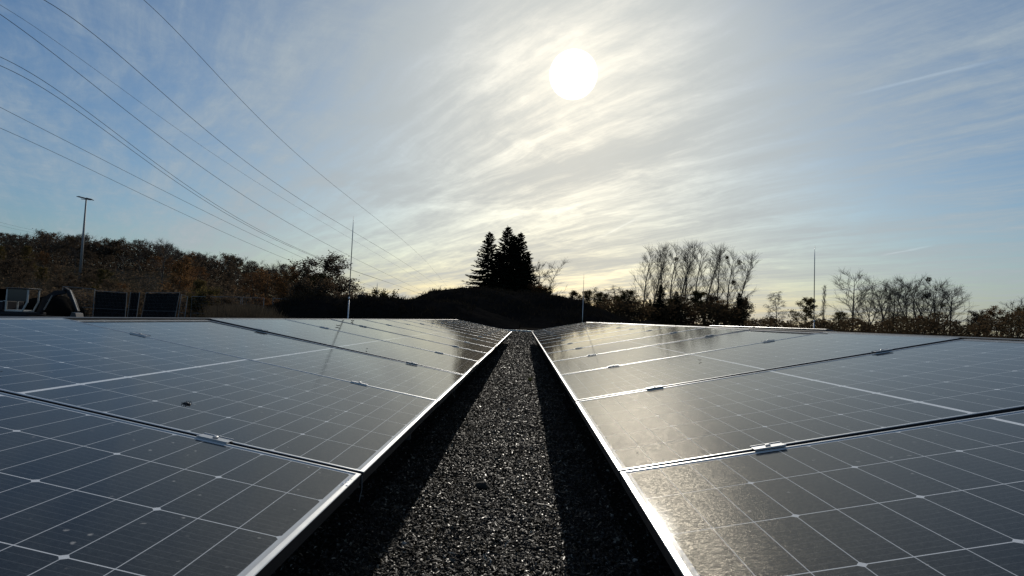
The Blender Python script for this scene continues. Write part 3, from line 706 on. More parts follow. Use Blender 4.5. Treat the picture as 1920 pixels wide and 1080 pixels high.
def spruce(key, seed, H):
    rnd = random.Random(seed); wood, nd = MB(), MB()
    limb(wood, Vector((0, 0, -.5)), Vector((0, 0, 1)), H*1.0+.4, H*.018, .02, 10, .008, .02, rnd, 7)
    n = int(H*21)
    for i in range(n):
        t = (i+rnd.random())/n; z = H*(.05+.93*t); az = i*2.399+rnd.uniform(-.4, .4)
        L = (H*.33*(1-t)**.85+.18)*rnd.uniform(.68, 1.16)
        el = .55-1.0*(1-t)**.5+rnd.gauss(0, .07)
        d = Vector((math.cos(az)*math.cos(el), math.sin(az)*math.cos(el), math.sin(el)))
        pl, _ = limb(wood, Vector((0, 0, z)), d, L, .028, .008, 5, .05, .07, rnd, 3)
        m_ = int(6+L*13)
        for k in range(m_):
            t2 = .10+.90*(k+rnd.random())/m_; q, qd = pick(pl, min(t2, .995)); s_ = 1 if k % 2 else -1
            side = Vector((-math.sin(az), math.cos(az), 0))*s_
            l2 = (.20+.30*L*(1-t2)*.8+.1)*rnd.uniform(.5, 1.1)
            dd = (qd*.8+side*rnd.uniform(.3, 1.0)+Vector((0, 0, rnd.uniform(-.75, .05)))).normalized()
            wv = dd.cross(Vector((rnd.gauss(0, .5), rnd.gauss(0, .5), 1))).normalized()*(.065+.045*rnd.random()); e = q+dd*l2
            nd.quad(q-wv*.6, q+wv*.6, q+dd*l2*.55+wv, e); nd.quad(q-wv*.6, e, q+dd*l2*.6-wv, q+dd*l2*.3-wv*1.1)
    for k in range(10):
        a = rnd.uniform(0, 6.3); z = H*(.955+.045*k/10); nd.quad(Vector((0, 0, z)), Vector((math.cos(a)*.16, math.sin(a)*.16, z+.12)), Vector((math.cos(a)*.2, math.sin(a)*.2, z+.22)), Vector((0, 0, z+.1)))
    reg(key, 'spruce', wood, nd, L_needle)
spruce('spruceA', 61, 12); spruce('spruceB', 62, 12)
HP = {'pop': 17, 'bare': 11, 'birch': 9, 'colu': 9, 'spru': 12, 'bush': 4}
def hp(key):
    me = PROT[key][1]; me2 = PROT[key][2]
    return max(max(v.co.z for v in me.vertices), max(v.co.z for v in me2.vertices))
HEI = {k: hp(k) for k in PROT}
rt_ = random.Random(77)
def tree(key, px, top, Y, label, cat, group=None, wide=1., base=None, crown=None, rz=None, name=None):
    nm, wm, cm_ = PROT[key]; X = gx(px, Y); z = gz(X, Y) if base is None else base
    h = hz_top(px, top, Y)-z; s = h/HEI[key]
    o = empty(name or nm, (X, Y, z), rt_.uniform(0, 6.28) if rz is None else rz); o.scale = (s*wide, s*wide, s)
    a = link('trunk', wm, None, o); b_ = link('crown', cm_, None, o)
    if crown is not None:
        b_.material_slots[0].link = 'OBJECT'; b_.material_slots[0].material = crown
    tag(o, label, cat, group); return o
# spruces behind the mound
G_SP = 'spruces behind the earth mound'
def mz(Y): return -.4
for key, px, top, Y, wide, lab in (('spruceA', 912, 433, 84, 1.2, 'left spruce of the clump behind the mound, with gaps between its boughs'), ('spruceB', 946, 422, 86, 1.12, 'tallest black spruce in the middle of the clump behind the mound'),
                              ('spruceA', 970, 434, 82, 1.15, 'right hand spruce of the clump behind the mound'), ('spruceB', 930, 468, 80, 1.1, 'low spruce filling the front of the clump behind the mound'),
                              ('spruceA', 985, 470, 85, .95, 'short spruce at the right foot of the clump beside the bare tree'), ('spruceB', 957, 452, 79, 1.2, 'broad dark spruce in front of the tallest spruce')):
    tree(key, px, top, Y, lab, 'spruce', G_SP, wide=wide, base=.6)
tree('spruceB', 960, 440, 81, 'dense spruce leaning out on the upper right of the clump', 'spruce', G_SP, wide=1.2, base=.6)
tree('bareB', 1008, 478, 88, 'bare spreading tree right of the spruce clump on the mound', 'bare tree', wide=1.15, base=1.)
for px, top, k, lab in ((1004, 527, 'bushA', 'rusty bush at the right foot of the spruce clump'), (1022, 535, 'bushB', 'olive bush on the mound below the bare tree')):
    tree(k, px, top, 78, lab, 'bush', base=1.2)
# left: big half bare crown and its neighbours
tree('bigleaf', 608, 472, 72, 'large round tree with thinning dark leaves beside the left rod', 'tree', wide=1.5)
tree('brownB', 640, 515, 70, 'low thin brown tree just right of the large round tree', 'tree', wide=1.6)
tree('bushC', 655, 540, 60, 'dark bush behind the low bank beside the left rod', 'bush', wide=1.1)
tree('bareC', 642, 520, 74, 'small bare tree at the right side of the large round tree', 'bare tree', wide=1.0)
tree('bushB', 712, 538, 62, 'small round leafy tree standing alone behind the low bank', 'tree', wide=.8)
tree('bushC', 578, 512, 64, 'brown bush under the left side of the large round tree', 'bush')
G1 = 'autumn trees on the wooded hillside'
k = 0
names = {'rustA': 'rust leaved', 'rustB': 'thin rust leaved', 'oliveA': 'olive leaved', 'oliveB': 'narrow olive leaved', 'brownA': 'dense brown leaved', 'brownB': 'thin brown leaved', 'bareA': 'bare', 'bareB': 'bare many stemmed', 'bareC': 'bare forked'}
def hill_row(x0, x1, step, Y, jY, dtop, keys, rowname, jt=8, hmin=5.5, wide=1.2):
    x = x0
    while x < x1:
        px = x+rt_.uniform(-step*.25, step*.25); YY = Y+rt_.uniform(-jY, jY)
        key = keys[rt_.randrange(len(keys))]
        top = interp(SKY_L, px)+dtop+rt_.uniform(-jt*.3, jt)
        X = gx(px, YY); hh = hz_top(px, top, YY)-gz(X, YY)
        if hh < hmin: top = None
        if top is not None or hh > 2:
            if top is None: top = interp(SKY_L, px)+dtop
            tree(key, px, top, YY, f'{names[key]} tree in the {rowname} of the wooded hillside on the left', 'tree', f'{names[key]} trees, {rowname}', wide=wide*rt_.uniform(.85, 1.2))
        x += step
hill_row(-60, 590, 24, 150, 9, -3, ['brownA', 'brownB', 'oliveA', 'brownA', 'rustA', 'brownB'], 'skyline row', 9, 4)
hill_row(-60, 585, 34, 142, 6, -7, ['bareA', 'bareB', 'bareC'], 'skyline row', 7, 4, 1.05)
hill_row(-70, 540, 30, 118, 9, 26, ['brownA', 'rustA', 'bareA', 'oliveB', 'rustB', 'brownB'], 'middle row', 22, 4)
hill_row(-70, 470, 30, 94, 8, 52, ['brownB', 'oliveA', 'bareC', 'brownA', 'bareB', 'rustA'], 'lower row', 24, 3)
hill_row(-70, 440, 34, 74, 5, 82, ['bareB', 'brownB', 'rustB', 'bareA', 'oliveA', 'brownA'], 'front row', 22, 2)
for key, px, top, Y, lab in (('rustA', 330, 478, 70, 'bright rust coloured tree in front of the hillside, right of its bare tree'), ('bareA', 300, 444, 100, 'tall bare tree rising above the hillside woods'), ('oliveB', 372, 520, 62, 'olive leaved tree standing at the foot of the hillside'),
                             ('rustB', 500, 500, 66, 'rusty tree between the dark hillside and the large round tree'), ('rustA', 540, 497, 68, 'dense orange brown tree left of the large round tree'), ('rustB', 468, 515, 64, 'low rusty tree behind the wire fence'), ('oliveA', 585, 508, 68, 'olive brown tree below the crown of the large round tree'),
                             ('bushB', 385, 536, 50, 'pale leaved bush at the end of the netted fence'), ('bushC', 420, 548, 49, 'thin brown bush behind the dry weeds'), ('bushA', 515, 553, 48, 'rusty bush seen through the wire fence with the white sign')):
    tree(key, px, top, Y, lab, 'bush' if 'bush' in key else 'tree')
# thicket at the foot of the woods: a continuous undergrowth
def thicket(name, x0, x1, topf, Y0, Y1, n, m, label, size=.3, hmax=99, bias=.8):
    rnd = random.Random(int(x0)+9); mb = MB()
    for i in range(n):
        Y = rnd.uniform(Y0, Y1); px = rnd.uniform(x0, x1); X = gx(px, Y); g = gz(X, Y); H = min(hmax, max(.4, hz_top(px, topf(px), Y)-g))
        u = rnd.random()**bias; lump = .55+.6*noise.noise(Vector((X*.35, Y*.35, 4)))
        z = g+H*u*(.7+lump*.45)
        c = Vector((X, Y, z)); a = Vector((rnd.gauss(0, 1), rnd.gauss(0, 1), rnd.gauss(0, .7))).normalized(); b_ = perp(a); e = a.cross(b_); s = size*rnd.uniform(.5, 1.3)
        if rnd.random() < .35: b_ = (Vector((rnd.gauss(0, .3), rnd.gauss(0, .3), 1))).normalized(); e = perp(b_)*.12; s *= 2.2
        mb.quad(c-b_*s*.5, c+e*s*.32, c+b_*s*.55, c-e*s*.32)
    tag(mb.build(name, m), label, 'undergrowth', kind='stuff')
thicket('undergrowth', -120, 470, lambda p: 540+.02*p, 54, 72, 26000, L_brown, 'dark brown tangled undergrowth along the foot of the wooded hillside', .34)
thicket('understorey', -120, 640, lambda p: interp(SKY_L, p)+12, 76, 158, 20000, L_brown, 'brown understorey thicket filling the wooded hillside between its trees', .34, 3.6)
thicket('understorey', -120, 650, lambda p: interp(SKY_L, p)+9, 134, 164, 40000, L_brown, 'dark thicket closing the gaps between the skyline trees of the hillside', .55, 7., 1.4)
thicket('undergrowth', 1040, 1400, lambda p: 566+14*math.sin(p*.07)*math.sin(p*.023+1)+(14 if p < 1110 else 0), 84, 104, 20000, L_dull, 'dark undergrowth below the poplars and birches on the right', .38)
thicket('undergrowth', 1395, 1990, lambda p: 600+.010*(p-1400)+9*math.sin(p*.06)*math.sin(p*.021+2)-(8 if 1640 < p < 1800 else 0)-(14 if p > 1835 else 0), 66, 82, 17000, L_dull, 'rusty hedge-like undergrowth along the right horizon', .3)
# right: birches / autumn trees beside the mound
for i, (key, px, top, Y, w_, lab) in enumerate([('oliveA', 1083, 543, 96, .7, 'small dark tree standing at the right foot of the mound'), ('oliveB', 1100, 541, 94, .75, 'narrow leafy tree directly behind the middle rod'), ('birch', 1112, 537, 98, 1.2, 'thin twiggy birch right of the middle rod'),
      ('oliveB', 1124, 545, 96, 1.0, 'round olive brown tree, second crown right of the middle rod'), ('birch', 1148, 533, 95, 1.3, 'birch with drooping twigs left of the poplars'), ('oliveA', 1152, 550, 92, .9, 'leafy tree in front of the drooping birch'),
      ('oliveB', 1178, 540, 93, 1.0, 'thin leafed tree at the left foot of the poplars'), ('brownB', 1172, 560, 90, 1.1, 'brown tree below the leftmost poplar'), ('oliveA', 1322, 543, 98, 1.2, 'broad olive tree between the poplar trunks'), ('rustB', 1345, 560, 92, 1.1, 'rusty tree under the right poplars'), ('brownA', 1372, 552, 95, 1., 'dense brown tree at the right end of the poplar row'), ('rustA', 1280, 570, 90, 1.2, 'rusty tree low between the small spruces'), ('brownA', 1215, 562, 92, 1.2, 'brown bushy tree under the second poplar'), ('oliveB', 1258, 556, 97, 1.1, 'olive tree under the middle poplars')]):
    tree(key, px, top, Y, lab, 'tree', wide=w_*1.45)
PO = [(1212, 453, 'popA', 1.0), (1229, 451, 'popC', 1.0), (1245, 450, 'popB', .9), (1261, 447, 'popA', .95), (1277, 446, 'popC', 1.1), (1292, 448, 'popB', .95), (1308, 449, 'popA', 1.0), (1326, 452, 'popC', 1.15), (1352, 455, 'popB', .95), (1369, 459, 'popA', 1.0), (1387, 467, 'popC', 1.2)]
for i, (px, top, key, w_) in enumerate(PO):
    pos = ['leftmost', 'second', 'third', 'fourth', 'fifth', 'sixth', 'seventh', 'eighth', 'ninth', 'tenth', 'rightmost'][i]
    tree(key, px-8, top, 104+(i*37 % 7), f'{pos} tall bare poplar from the left in the row right of the mound', 'poplar', 'tall bare poplars', wide=w_, rz=i*2.1)
for i, (px, top, w_) in enumerate([(1237, 532, 1.1), (1218, 560, 1.), (1267, 545, 1.05), (1385, 548, 1.1)]):
    tree('spruceA' if i % 2 else 'spruceB', px, top, 90, ['small spruce under the second poplar', 'lowest small spruce at the left of the poplar trunks', 'small spruce between the middle poplar trunks', 'small spruce under the rightmost poplar'][i], 'spruce', 'small spruces under the poplars', wide=w_)
# right part
for key, px, top, Y, w_, lab in (('birch', 1457, 544, 84, 1.15, 'lone birch with drooping bare twigs between poplars and right rod'), ('oliveA', 1508, 556, 80, 1.15, 'dark round leafy tree just left of the right rod'), ('column', 1543, 533, 100, .9, 'slender columnar bare tree right of the right rod'),
      ('oliveB', 1575, 582, 82, 1.6, 'low dark bush tree under the left of the bare grove'), ('rustA', 1548, 598, 78, 1.4, 'rusty low tree right of the right rod'), ('rustB', 1440, 598, 82, 1.5, 'low rusty tree left of the lone birch'), ('rustA', 1480, 600, 80, 1.3, 'low rusty tree right of the lone birch'),
      ('bareA', 1598, 499, 90, 1.25, 'leftmost bare tree of the grove on the right, leaning crown'), ('bareC', 1640, 520, 92, .95, 'second bare tree in the right grove, slimmer'), ('bareB', 1668, 512, 91, 1.0, 'third bare tree in the right grove, many stems'), ('bareA', 1700, 512, 95, 1.0, 'fourth bare tree in the middle of the right grove'),
      ('bareC', 1728, 508, 90, 1.1, 'fifth bare tree, tallest in the right half of the grove'), ('bareB', 1752, 512, 93, 1.1, 'sixth bare tree of the right grove with dark nests'), ('bareA', 1782, 530, 90, 1.15, 'rightmost bare tree of the grove, spreading to the right'),
      ('bareB', 1622, 530, 96, 1.0, 'short many stemmed tree behind the leftmost bare tree of the grove'), ('bareA', 1655, 535, 97, .9, 'thin bare tree behind the gap left in the right grove'), ('bareC', 1684, 528, 88, .9, 'forked dark tree left of the centre of the right grove'), ('bareB', 1716, 522, 97, 1.0, 'many stemmed tree behind the centre of the right grove'), ('bareC', 1765, 525, 96, 1.0, 'forked tree behind the right end of the grove'),
      ('rustA', 1660, 598, 80, 1.5, 'rusty low tree under the left of the bare grove'), ('rustB', 1710, 590, 79, 1.7, 'broad rusty tree under the middle of the bare grove'), ('rustA', 1755, 598, 78, 1.5, 'dense rusty tree under the right of the bare grove'), ('brownB', 1622, 600, 82, 1.5, 'brown low tree beneath the leftmost bare tree'), ('brownB', 1795, 606, 80, 1.3, 'sparse brown tree at the right foot of the grove'),
      ('brownA', 1838, 580, 86, 1.0, 'dark leafy tree left of the far right thicket'), ('rustA', 1868, 572, 80, 1.3, 'rust leaved round tree near the right frame edge'), ('bareC', 1897, 553, 92, 1.2, 'bare crowned tree above the rusty trees at the far right'), ('rustB', 1905, 580, 78, 1.5, 'rusty tree cut by the right frame edge'), ('oliveB', 1925, 570, 84, 1.3, 'olive tree beyond the right frame edge')):
    tree(key, px, top, Y, lab, 'tree' if key[:4] not in ('bare', 'birc', 'colu') else 'bare tree', wide=w_)
# mistletoe / nests in crowns
def nest(px, py, Y, r_, label):
    rnd = random.Random(px); mb = MB()
    for i in range(150):
        a = Vector((rnd.gauss(0, 1), rnd.gauss(0, 1), rnd.gauss(0, 1))).normalized(); p = a*r_*rnd.uniform(.2, .9); d_ = (a+Vector((rnd.gauss(0, .7), rnd.gauss(0, .7), rnd.gauss(0, .7)))).normalized()
        mb.tube([p, p+d_*r_*.5], [.03, .015], 3, False)
    tag(mb.build('mistletoe', L_olive, loc=at(px, py, Y)), label, 'mistletoe', 'dark clumps in the bare crowns')
for px, py, Y, r_, lab in ((1268, 486, 105, .42, 'dark clump in the third poplar crown'), (1363, 483, 106, .4, 'dark clump high in the seventh poplar crown'), (1386, 492, 106, .55, 'largest dark clump in the rightmost poplar crown'), (1375, 530, 106, .45, 'dark clump low in the rightmost poplar'), (1741, 524, 92, .45, 'dark clump at the top of the right grove'), (1737, 554, 91, .6, 'dark clump in the middle of the right grove'), (1768, 572, 91, .5, 'lowest dark clump in the right grove')):
    nest(px, py, Y, r_, lab)

# dry weeds in front of the wire fence
def dry_weeds():
    rnd = random.Random(12); mb = MB()
    for i in range(15000):
        px = rnd.uniform(395, 548); Y = rnd.uniform(26, 44); X = gx(px, Y); g = gz(X, Y)
        H = hz_top(px, 568+8*abs((px-440)/100)+max(0, px-500)*.5, 42)-g; h = max(.15, H*rnd.uniform(.4, 1.0)); a = rnd.uniform(0, 6.3); b_ = Vector((math.cos(a), math.sin(a), 0)); ln = Vector((rnd.gauss(0, .18), rnd.gauss(0, .18), 0))*h
        p = Vector((X, Y, g)); w_ = b_*rnd.uniform(.008, .02)
        mb.quad(p-w_, p+w_, p+ln+w_*.3+Vector((0, 0, h)), p+ln-w_*.3+Vector((0, 0, h)))
    tag(mb.build('dry_weeds', L_drab), 'tall dry brown weeds in front of the wire fence', 'weeds', kind='stuff')
dry_weeds()

# ------------------------------------------------------------------ fences, rods, mast, lines, machines
def rod(px, top, Y, split, label):
    X = gx(px, Y); g = gz(X, Y); root = empty('lightning_rod', (X, Y, g)); zt = hz_top(px, top, Y)-g; zs = hz_top(px, split, Y)-g
    mb = MB(); mb.tube([Vector((0, 0, .05)), Vector((0, 0, zs))], .011, 8); mb.tube([Vector((0, 0, zs-.02)), Vector((0, 0, zs+.03))], .015, 8); mb.build('lower_pole', M_alu, root, True)
    mb = MB(); mb.tube([Vector((0, 0, zs)), Vector((0, 0, zt*.9)), Vector((0, 0, zt))], [.008, .0075, .003], 8); mb.build('tip_rod', M_alu_dull, root, True)
    mb = MB(); mb.tube([Vector((0, 0, -.06)), Vector((0, 0, .07)), Vector((0, 0, .09))], [.17, .17, .12], 16); mb.build('base', M_concrete, root, True)
    tag(root, label, 'lightning rod', 'slender lightning rods behind the arrays')
rod(653, 405, 9.7, 560, 'tall thin lightning rod behind the left row, the leftmost of three')
rod(1092, 514, 20.6, 556, 'thin lightning rod beyond the far end of the right row, middle of three')
rod(1526, 461, 11, 603, 'thin lightning rod behind the right row, the rightmost of three')
def mast():
    Y = 100; X = gx(146, Y); g = gz(X, Y); root = empty('floodlight_mast', (X, Y, g)); h = hz_top(146, 373, Y)-g
    mb = MB(); mb.tube([Vector((0, 0, 0)), Vector((0, 0, h*.5)), Vector((0, 0, h))], [.26, .2, .12], 10); mb.build('pole', M_steel, root, True)
    mb = MB(); mb.tube([Vector((-1.0, 0, h+.02)), Vector((.9, 0, h-.12))], .06, 6); mb.build('crossbar', M_darksteel, root)
    for dx_, dz_ in ((-1.25, .35), (-.55, .2), (.25, .1), (.85, -.02)):
        M_ = Matrix.Translation((dx_, 0, h+dz_)) @ Matrix.Rotation(R(12), 4, 'Y')
        mb = MB(); mb.quadbox(-.42, .42, -.3, .3, -.07, .07, M_); mb.quadbox(-.2, .2, -.18, .18, .07, .16, M_); o = mb.build('floodlight', M_darksteel, root, bevel=.02)
        mb = MB(); mb.quadbox(-.36, .36, -.25, .25, -.085, -.072, M_); mb.build('lens', M_white, o)
    tag(root, 'tall floodlight mast with four lamp heads above the left woods', 'floodlight mast')
mast()
WIRES = {'a': (21, [(34.5, 18.66), (41.6, 18.43), (51.1, 18.08), (65.2, 17.92), (86.2, 18.5), (127.8, 20.0), (248.6, 23.48)], .022),
 'b': (21, [(27.2, 14.33), (32.6, 14.05), (38.2, 13.8), (44.9, 13.45), (53.1, 13.2), (75.3, 13.1), (115.9, 13.56), (252.7, 16.51), (431.2, 20)], .022),
 'c': (28, [(33.0, 16.9), (42.3, 16.6), (55.1, 16.2), (67.8, 15.95), (88.4, 15.85), (117.2, 15.9), (250, 18)], .014),
 'd': (25, [(29.5, 14.6), (35.9, 14.0), (42.6, 13.24), (53.5, 12.3), (70.9, 11.5), (105.2, 11.1), (207.0, 10.9), (288.5, 11.25)], .022),
 'e': (31, [(36.9, 15.5), (42.0, 15.1), (50.3, 14.2), (58.4, 13.0), (72.7, 11.6), (99.5, 10.3), (136.9, 10.4), (260, 11.6)], .024),
 'f': (31, [(36.9, 14.95), (42.0, 14.6), (50.3, 13.75), (58.4, 12.6), (72.8, 11.35), (99.4, 10.1), (131.2, 10.1), (164.9, 10.5), (280, 12)], .024),
 'g': (38, [(45.6, 15.01), (55.4, 14.43), (70.6, 13.6), (89.3, 12.62), (121.9, 11.4), (250, 9)], .022),
 'h': (42, [(50.6, 14.79), (61.4, 14.26), (78.3, 13.14), (99.0, 12.01), (131.2, 10.93), (260, 8.5)], .022)}
def wires():
    phi = math.atan((880-980)/F); nl = Vector((-math.cos(phi), math.sin(phi), 0)); dd = Vector((math.sin(phi), math.cos(phi), 0))
    labs = {'a': 'highest and rightmost overhead cable in the upper left sky', 'b': 'second overhead cable from the right, starting left of the highest', 'c': 'faintest thin overhead cable, just above the third thick one', 'd': 'overhead cable just below the faint thin one', 'e': 'upper cable of the close parallel pair in the left sky', 'f': 'lower cable of the close parallel pair in the left sky', 'g': 'second lowest overhead cable in the left sky', 'h': 'lowest overhead cable of the bundle, ending behind the round tree'}
    for k, (a, pts, rr) in WIRES.items():
        t_ = np.array([p[0] for p in pts]); z_ = np.array([p[1] for p in pts])
        x_ = 1/t_; deg = 3
        cf = np.polyfit(x_, z_, deg, w=np.minimum(1, 60/t_))
        tt = np.concatenate([1/np.linspace(1/t_[0], 1/t_[-1], 60)])
        zz = list(np.polyval(cf, 1/tt)); tt = list(tt)
        # carry on behind the camera side and into the distance
        s0 = (zz[0]-zz[1])/(tt[0]-tt[1]); tt = [tt[0]-8*i for i in (4, 3, 2, 1)]+tt; zz = [zz[0]+s0*(-8*i)*1. for i in (4, 3, 2, 1)]+zz
        tt += [600, 1200]; zz += [zz[-1]+.5, zz[-1]+1]
        P = [nl*a+dd*t1+Vector((0, 0, z1)) for t1, z1 in zip(tt, zz)]
        mb = MB(); mb.tube(P, [rr*(.62+min(.5, t1/260)) for t1 in tt], 5)
        tag(mb.build('overhead_cable', M_cable), labs[k], 'overhead cable', 'overhead power cables across the left sky')
    for k, y0 in enumerate((404, 411)):
        A_, B_ = at(-60, y0-4, 400), at(170, y0+45-4*k, 520)
        mb = MB(); mb.tube([A_.lerp(B_, u)-Vector((0, 0, 10*u*(1-u))) for u in [i/14 for i in range(15)]], .05, 4)
        tag(mb.build('distant_cable', M_cable), ['upper', 'lower'][k]+' of two distant faint cables above the left hillside', 'overhead cable', 'distant faint cables at the left')
wires()
def pylon(px, top, Y, arm, label):
    X = gx(px, Y); root = empty('power_pylon', (X, Y, GZ)); h = hz_top(px, top, Y)-GZ
    mb = MB()
    for sx in (-1, 1):
        for sy in (-1, 1): mb.tube([Vector((sx*.9, sy*.9, 0)), Vector((sx*.25, sy*.25, h))], [.16, .09], 4)
    for i in range(9):
        z0, z1 = h*i/9, h*(i+1)/9; r_ = .9-.65*i/9; r2 = .9-.65*(i+1)/9
        for s_ in (-1, 1): mb.tube([Vector((-r_*s_, -r_, z0)), Vector((r2*s_, -r2, z1))], .05, 3); mb.tube([Vector((-r_, -r_*s_, z0)), Vector((-r2, r2*s_, z1))], .05, 3)
    mb.build('mast', M_steel, root)
    mb = MB(); mb.tube([Vector((-arm, 0, h*.93)), Vector((0, 0, h*.96)), Vector((arm, 0, h*.93))], .14, 4); mb.build('crossarm', M_steel, root)
    tag(root, label, 'pylon')
pylon(779, 559, 300, 2.1, 'tiny power pylon with one crossarm left of the mound')
pylon(678, 547, 240, 2.6, 'slim pole with a crossarm rising behind the low bank')
M_turb = mat('pale_turbine', (.45, .46, .48), .5, 0, var=.05)
def turbine(px, py, Y, bl, rot, label):
    p = at(px, py, Y); root = empty('wind_turbine', (p.x, Y, GZ)); h = p.z-GZ
    mb = MB(); mb.tube([Vector((0, 0, 0)), Vector((0, 0, h))], [bl*.075, bl*.045], 10); mb.build('tower', M_turb, root, True)
    mb = MB(); mb.tube([Vector((0, -bl*.09, h)), Vector((0, -bl*.05, h)), Vector((0, bl*.12, h))], [bl*.03, bl*.05, bl*.05], 8); mb.build('nacelle', M_turb, root, True)
    for k in range(3):
        a = rot+k*2.094; d_ = Vector((math.sin(a), 0, math.cos(a))); mb = MB(); c = Vector((0, -bl*.08, h))
        mb.tube([c, c+d_*bl*.2, c+d_*bl*.6, c+d_*bl], [bl*.03, bl*.05, bl*.035, bl*.012], 6); mb.build('blade', M_turb, root, True)
    tag(root, label, 'wind turbine', 'distant wind turbines')
turbine(791, 551, 1500, 13, R(40), 'distant wind turbine at the left foot of the mound')
turbine(707, 545, 1500, 22, R(0), 'distant wind turbine partly behind the small round tree')

# fences
def fence_panel(px0, px1, top0, top1, Y, label, netting=True, sign=None, lean=0):
    a, b_ = at(px0, top0, Y), at(px1, top1, Y); g = min(gz(a.x, Y), gz(b_.x, Y)); root = empty('fence_panel', (a.x, Y, g))
    w_ = b_.x-a.x; h0, h1 = a.z-g, b_.z-g; mb = MB()
    mb.tube([Vector((lean, 0, 0)), Vector((0, 0, h0)), Vector((w_, 0, h1)), Vector((w_+lean, 0, 0))], .03, 6)
    mb.tube([Vector((lean*.5, 0, h0*.45)), Vector((w_+lean*.5, 0, h1*.45))], .012, 4)
    mb.build('frame', M_steel, root)
    mb = MB(); n = max(4, int(abs(w_)/.12))
    for i in range(1, n): u = i/n; mb.tube([Vector((w_*u+lean, .0, .1)), Vector((w_*u, .0, h0+(h1-h0)*u))], .003, 3, False)
    for i in range(1, 9): v_ = i/9; mb.tube([Vector((lean*(1-v_), .0, h0*v_)), Vector((w_+lean*(1-v_), .0, h1*v_))], .003, 3, False)
    mb.build('wire_mesh', M_steel, root)
    if netting:
        mb = MB(); nx = 14
        for i in range(nx+1):
            for j in range(7):
                u, v_ = i/nx, j/6
                mb.v.append(Vector((w_*u+lean*(1-v_), .05+.05*math.sin(u*17+v_*3), .05+(h0+(h1-h0)*u-.07)*v_-.06*math.sin(u*math.pi*3)**2*v_)))
        for i in range(nx):
            for j in range(6): q = i*7+j; mb.f.append((q, q+7, q+8, q+1))
        mb.build('netting', M_net, root, True)
    for x in (lean, w_+lean):
        mb = MB(); mb.quadbox(x-.12, x+.12, -.35, .35, -.03, .12); mb.build('foot', M_concrete, root, bevel=.02)
    if sign:
        p = at(sign[0], sign[1], Y)-Vector((a.x, Y, g)); mb = MB(); mb.quadbox(p.x-.2, p.x+.2, -.06, -.045, p.z-.22, p.z+.22); sg = mb.build('sign', M_white, root)
        mb = MB(); mb.quadbox(p.x-.13, p.x+.13, -.066, -.062, p.z-.13, p.z-.05); mb.build('sign_print', M_darksteel, sg)
    tag(root, label, 'fence panel', 'site fence panels at the left')
fence_panel(118, 178, 537, 542, 46, 'fence panel with a bright top rail right of the excavator', False)
fence_panel(178, 238, 545, 549, 47, 'dark netted fence panel between bright rail and double posts')
fence_panel(245, 262, 548, 548, 47, 'narrow fence panel between the paired posts', True, None, -.15)
fence_panel(274, 337, 549, 549, 46, 'dark netted fence panel between leaning and bright posts', True, None, -.35)
fence_panel(340, 352, 552, 556, 46, 'narrow leaning fence panel beside the pale leaved bush', False, None, -.2)
fence_panel(455, 495, 557, 559, 46, 'open wire fence panel behind the dry weeds', False)
fence_panel(512, 561, 559, 563, 42, 'open wire fence panel carrying the white sign', False, (558, 579), .15)
fence_panel(360, 452, 556, 557, 48, 'wire fence panel behind the thin brown bush', False)
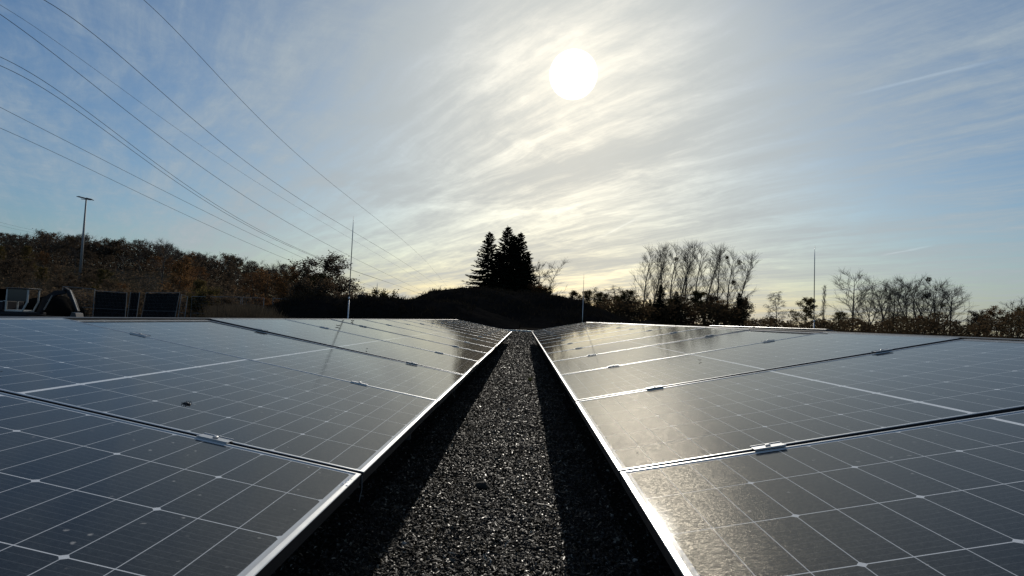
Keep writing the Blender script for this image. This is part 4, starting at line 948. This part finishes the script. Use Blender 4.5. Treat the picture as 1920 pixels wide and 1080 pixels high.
def excavator():
    Y = 40; sc_ = Y/F*1.02
    O = at(50, 560, Y); g = gz(O.x, Y); root = empty('excavator', (O.x, Y, g))
    def Q(px, py): p = at(px, py, Y); return p.x-O.x, p.z-g
    def quadpoly(pts): return [Q(*p) for p in pts]
    # tracks
    for y_ in (-.75, .75):
        mb = MB(); pts = []
        x0, x1, r_ = Q(0, 565)[0]-.2, Q(112, 565)[0]-.2, .34
        for i in range(9): a = math.pi/2+math.pi*i/8; pts.append((x0+math.cos(a)*r_, .36+math.sin(a)*r_))
        for i in range(9): a = -math.pi/2+math.pi*i/8; pts.append((x1+math.cos(a)*r_, .36+math.sin(a)*r_))
        mb.prism(pts, y_-.2, y_+.2); tr_ = mb.build('track', M_rubber, root)
        for i in range(6):
            mb = MB(); xx = x0+(x1-x0)*i/5; mb.tube([Vector((xx, y_-.23, .34)), Vector((xx, y_+.23, .34))], .2, 12); mb.build('roller', M_darksteel, tr_)
    mb = MB(); xa_, xb_ = Q(-45, 565)[0], Q(70, 565)[0]; mb.quadbox(xa_+.3, xb_, -.85, .85, .72, .95); mb.build('platform', M_dpaint, root, bevel=.03)
    mb = MB(); z1 = Q(0, 562)[1]; x1 = Q(26, 565)[0]; mb.prism([(xa_, .98), (xa_-.05, z1-.35), (xa_+.12, z1-.05), (x1-.1, z1), (x1, z1-.08), (x1, .98)], -.85, .85); mb.build('engine_hood', M_dpaint, root, bevel=.05)
    mb = MB(); mb.quadbox(xa_-.02, x1-.02, -.87, -.852, z1-.14, z1-.08); mb.build('hood_trim', M_paint, root)
    mb = MB(); lx, lz = Q(17, 570); mb.quadbox(lx-.1, lx+.1, -.88, -.853, lz-.07, lz+.07); mb.build('work_light', M_white, root, bevel=.01)
    # cab: pillars, roof, panes
    cx0, cx1 = Q(29, 565)[0], Q(70, 565)[0]; zt = Q(50, 541)[1]; zb = .98; xm = Q(50.5, 0)[0]
    sides_ = []; pillars_ = []
    for y_ in (-.8, .1):
        mb = MB(); sides_.append(mb)
        for (u0, u1) in ((cx0, cx0+.10), (xm-.06, xm+.07)): mb.quadbox(u0, u1, y_, y_+.08, zb, zt-.09)
        mp = MB(); pillars_.append(mp)
        mp.prism([(cx1-.10, zt-.09), (cx1, zt-.09), (cx1+.0, zb+.7), (cx1-.35, zb), (cx1-.45, zb), (cx1-.1, zb+.75)], y_, y_+.08)
    zz = Q(40, 565)[1]; sides_[0].quadbox(cx0+.09, xm-.05, -.79, -.74, zz-.03, zz+.03)
    mb = MB(); mb.quadbox(cx0, cx1-.38, -.803, .183, zb-.002, zb+.12)
    cb = mb.build('cab', M_paint, root, bevel=.015)
    for q_ in sides_: q_.build('side_frame', M_paint, cb, bevel=.015)
    for q_ in pillars_: q_.build('windscreen_pillar', M_paint, cb, bevel=.015)
    mb = MB(); mb.quadbox(cx0-.04, cx1+.06, -.84, .22, zt-.088, zt+.01); mb.build('roof', M_paint, cb, bevel=.02)
    mb = MB(); mb.quadbox(cx0+.1, xm-.06, -.77, -.755, zz+.03, zt-.1); mb.quadbox(xm+.07, cx1-.1, -.77, -.755, zb+.75, zt-.1); mb.build('window', M_window, cb)
    mb = MB(); mb.quadbox(cx0-.04, cx1+.06, -.84, .22, zt-.088, zt+.01); mb.build('roof', M_paint, cb, bevel=.02)
    mb = MB(); mb.quadbox(cx0+.1, xm-.06, -.775, -.75, zb+.12, zz-.03); mb.build('door', M_dpaint, cb)
    # boom, stick, bucket
    def arm(pts, w0, y_, name, par):
        L_, R_ = [], []; n = len(pts)
        for i, (p, w_) in enumerate(zip(pts, w0)):
            a = Vector(pts[max(0, i-1)]); c = Vector(pts[min(n-1, i+1)]); t2 = (c-a).normalized(); nn = Vector((-t2.y, t2.x))
            L_.append((p[0]+nn.x*w_, p[1]+nn.y*w_)); R_.append((p[0]-nn.x*w_, p[1]-nn.y*w_))
        mb = MB(); mb.prism(L_+R_[::-1], y_-.12, y_+.12); return mb.build(name, M_dpaint, par, bevel=.01)
    bo = arm(quadpoly([(62, 592), (76, 562), (96, 549), (118, 546)]), [.16, .22, .19, .12], .45, 'boom', root)
    st = arm(quadpoly([(112, 540), (120, 546), (130, 566), (137, 584)]), [.10, .14, .11, .07], .45, 'stick', root)
    mb = MB(); a, b_ = Q(122, 543), Q(137, 582); mb.tube([Vector((a[0]+.12, .30, a[1])), Vector((b_[0]+.10, .30, b_[1]))], .035, 6); mb.build('cylinder', M_steel, st)
    mb = MB(); a, b_ = Q(70, 578), Q(92, 553); mb.tube([Vector((a[0]+.25, .30, a[1]-.1)), Vector((b_[0], .30, b_[1]))], .05, 6); mb.build('cylinder', M_alu_dull, bo)
    c = Q(134, 592); mb = MB(); mb.prism([(c[0]-.1, c[1]+.25), (c[0]+.2, c[1]+.2), (c[0]+.3, c[1]-.15), (c[0]+.1, c[1]-.5), (c[0]-.3, c[1]-.5), (c[0]-.5, c[1]-.2), (c[0]-.25, c[1]-.15)], .1, .8); mb.build('bucket', M_darksteel, root, bevel=.01)
    tag(root, 'small excavator with pale cab and dark folded arm at the far left', 'excavator')
excavator()
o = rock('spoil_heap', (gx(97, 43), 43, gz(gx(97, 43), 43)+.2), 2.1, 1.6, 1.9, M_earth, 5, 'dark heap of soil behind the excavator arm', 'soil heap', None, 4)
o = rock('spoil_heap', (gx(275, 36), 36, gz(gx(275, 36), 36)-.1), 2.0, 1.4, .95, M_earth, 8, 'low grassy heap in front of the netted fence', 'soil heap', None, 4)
o = empty('control_cabinet', (gx(676, 41), 41, .0)); a = at(676, 553, 41); o.location.z = a.z-1.1
mb = MB(); mb.quadbox(-.26, .26, -.2, .2, 0, 1.05); mb.build('body', M_dpaint, o, bevel=.02)
mb = MB(); mb.quadbox(-.29, .29, -.23, .23, 1.05, 1.1); mb.build('lid', M_dpaint, o)
tag(o, 'small dark box standing on top of the low earth bank', 'cabinet')
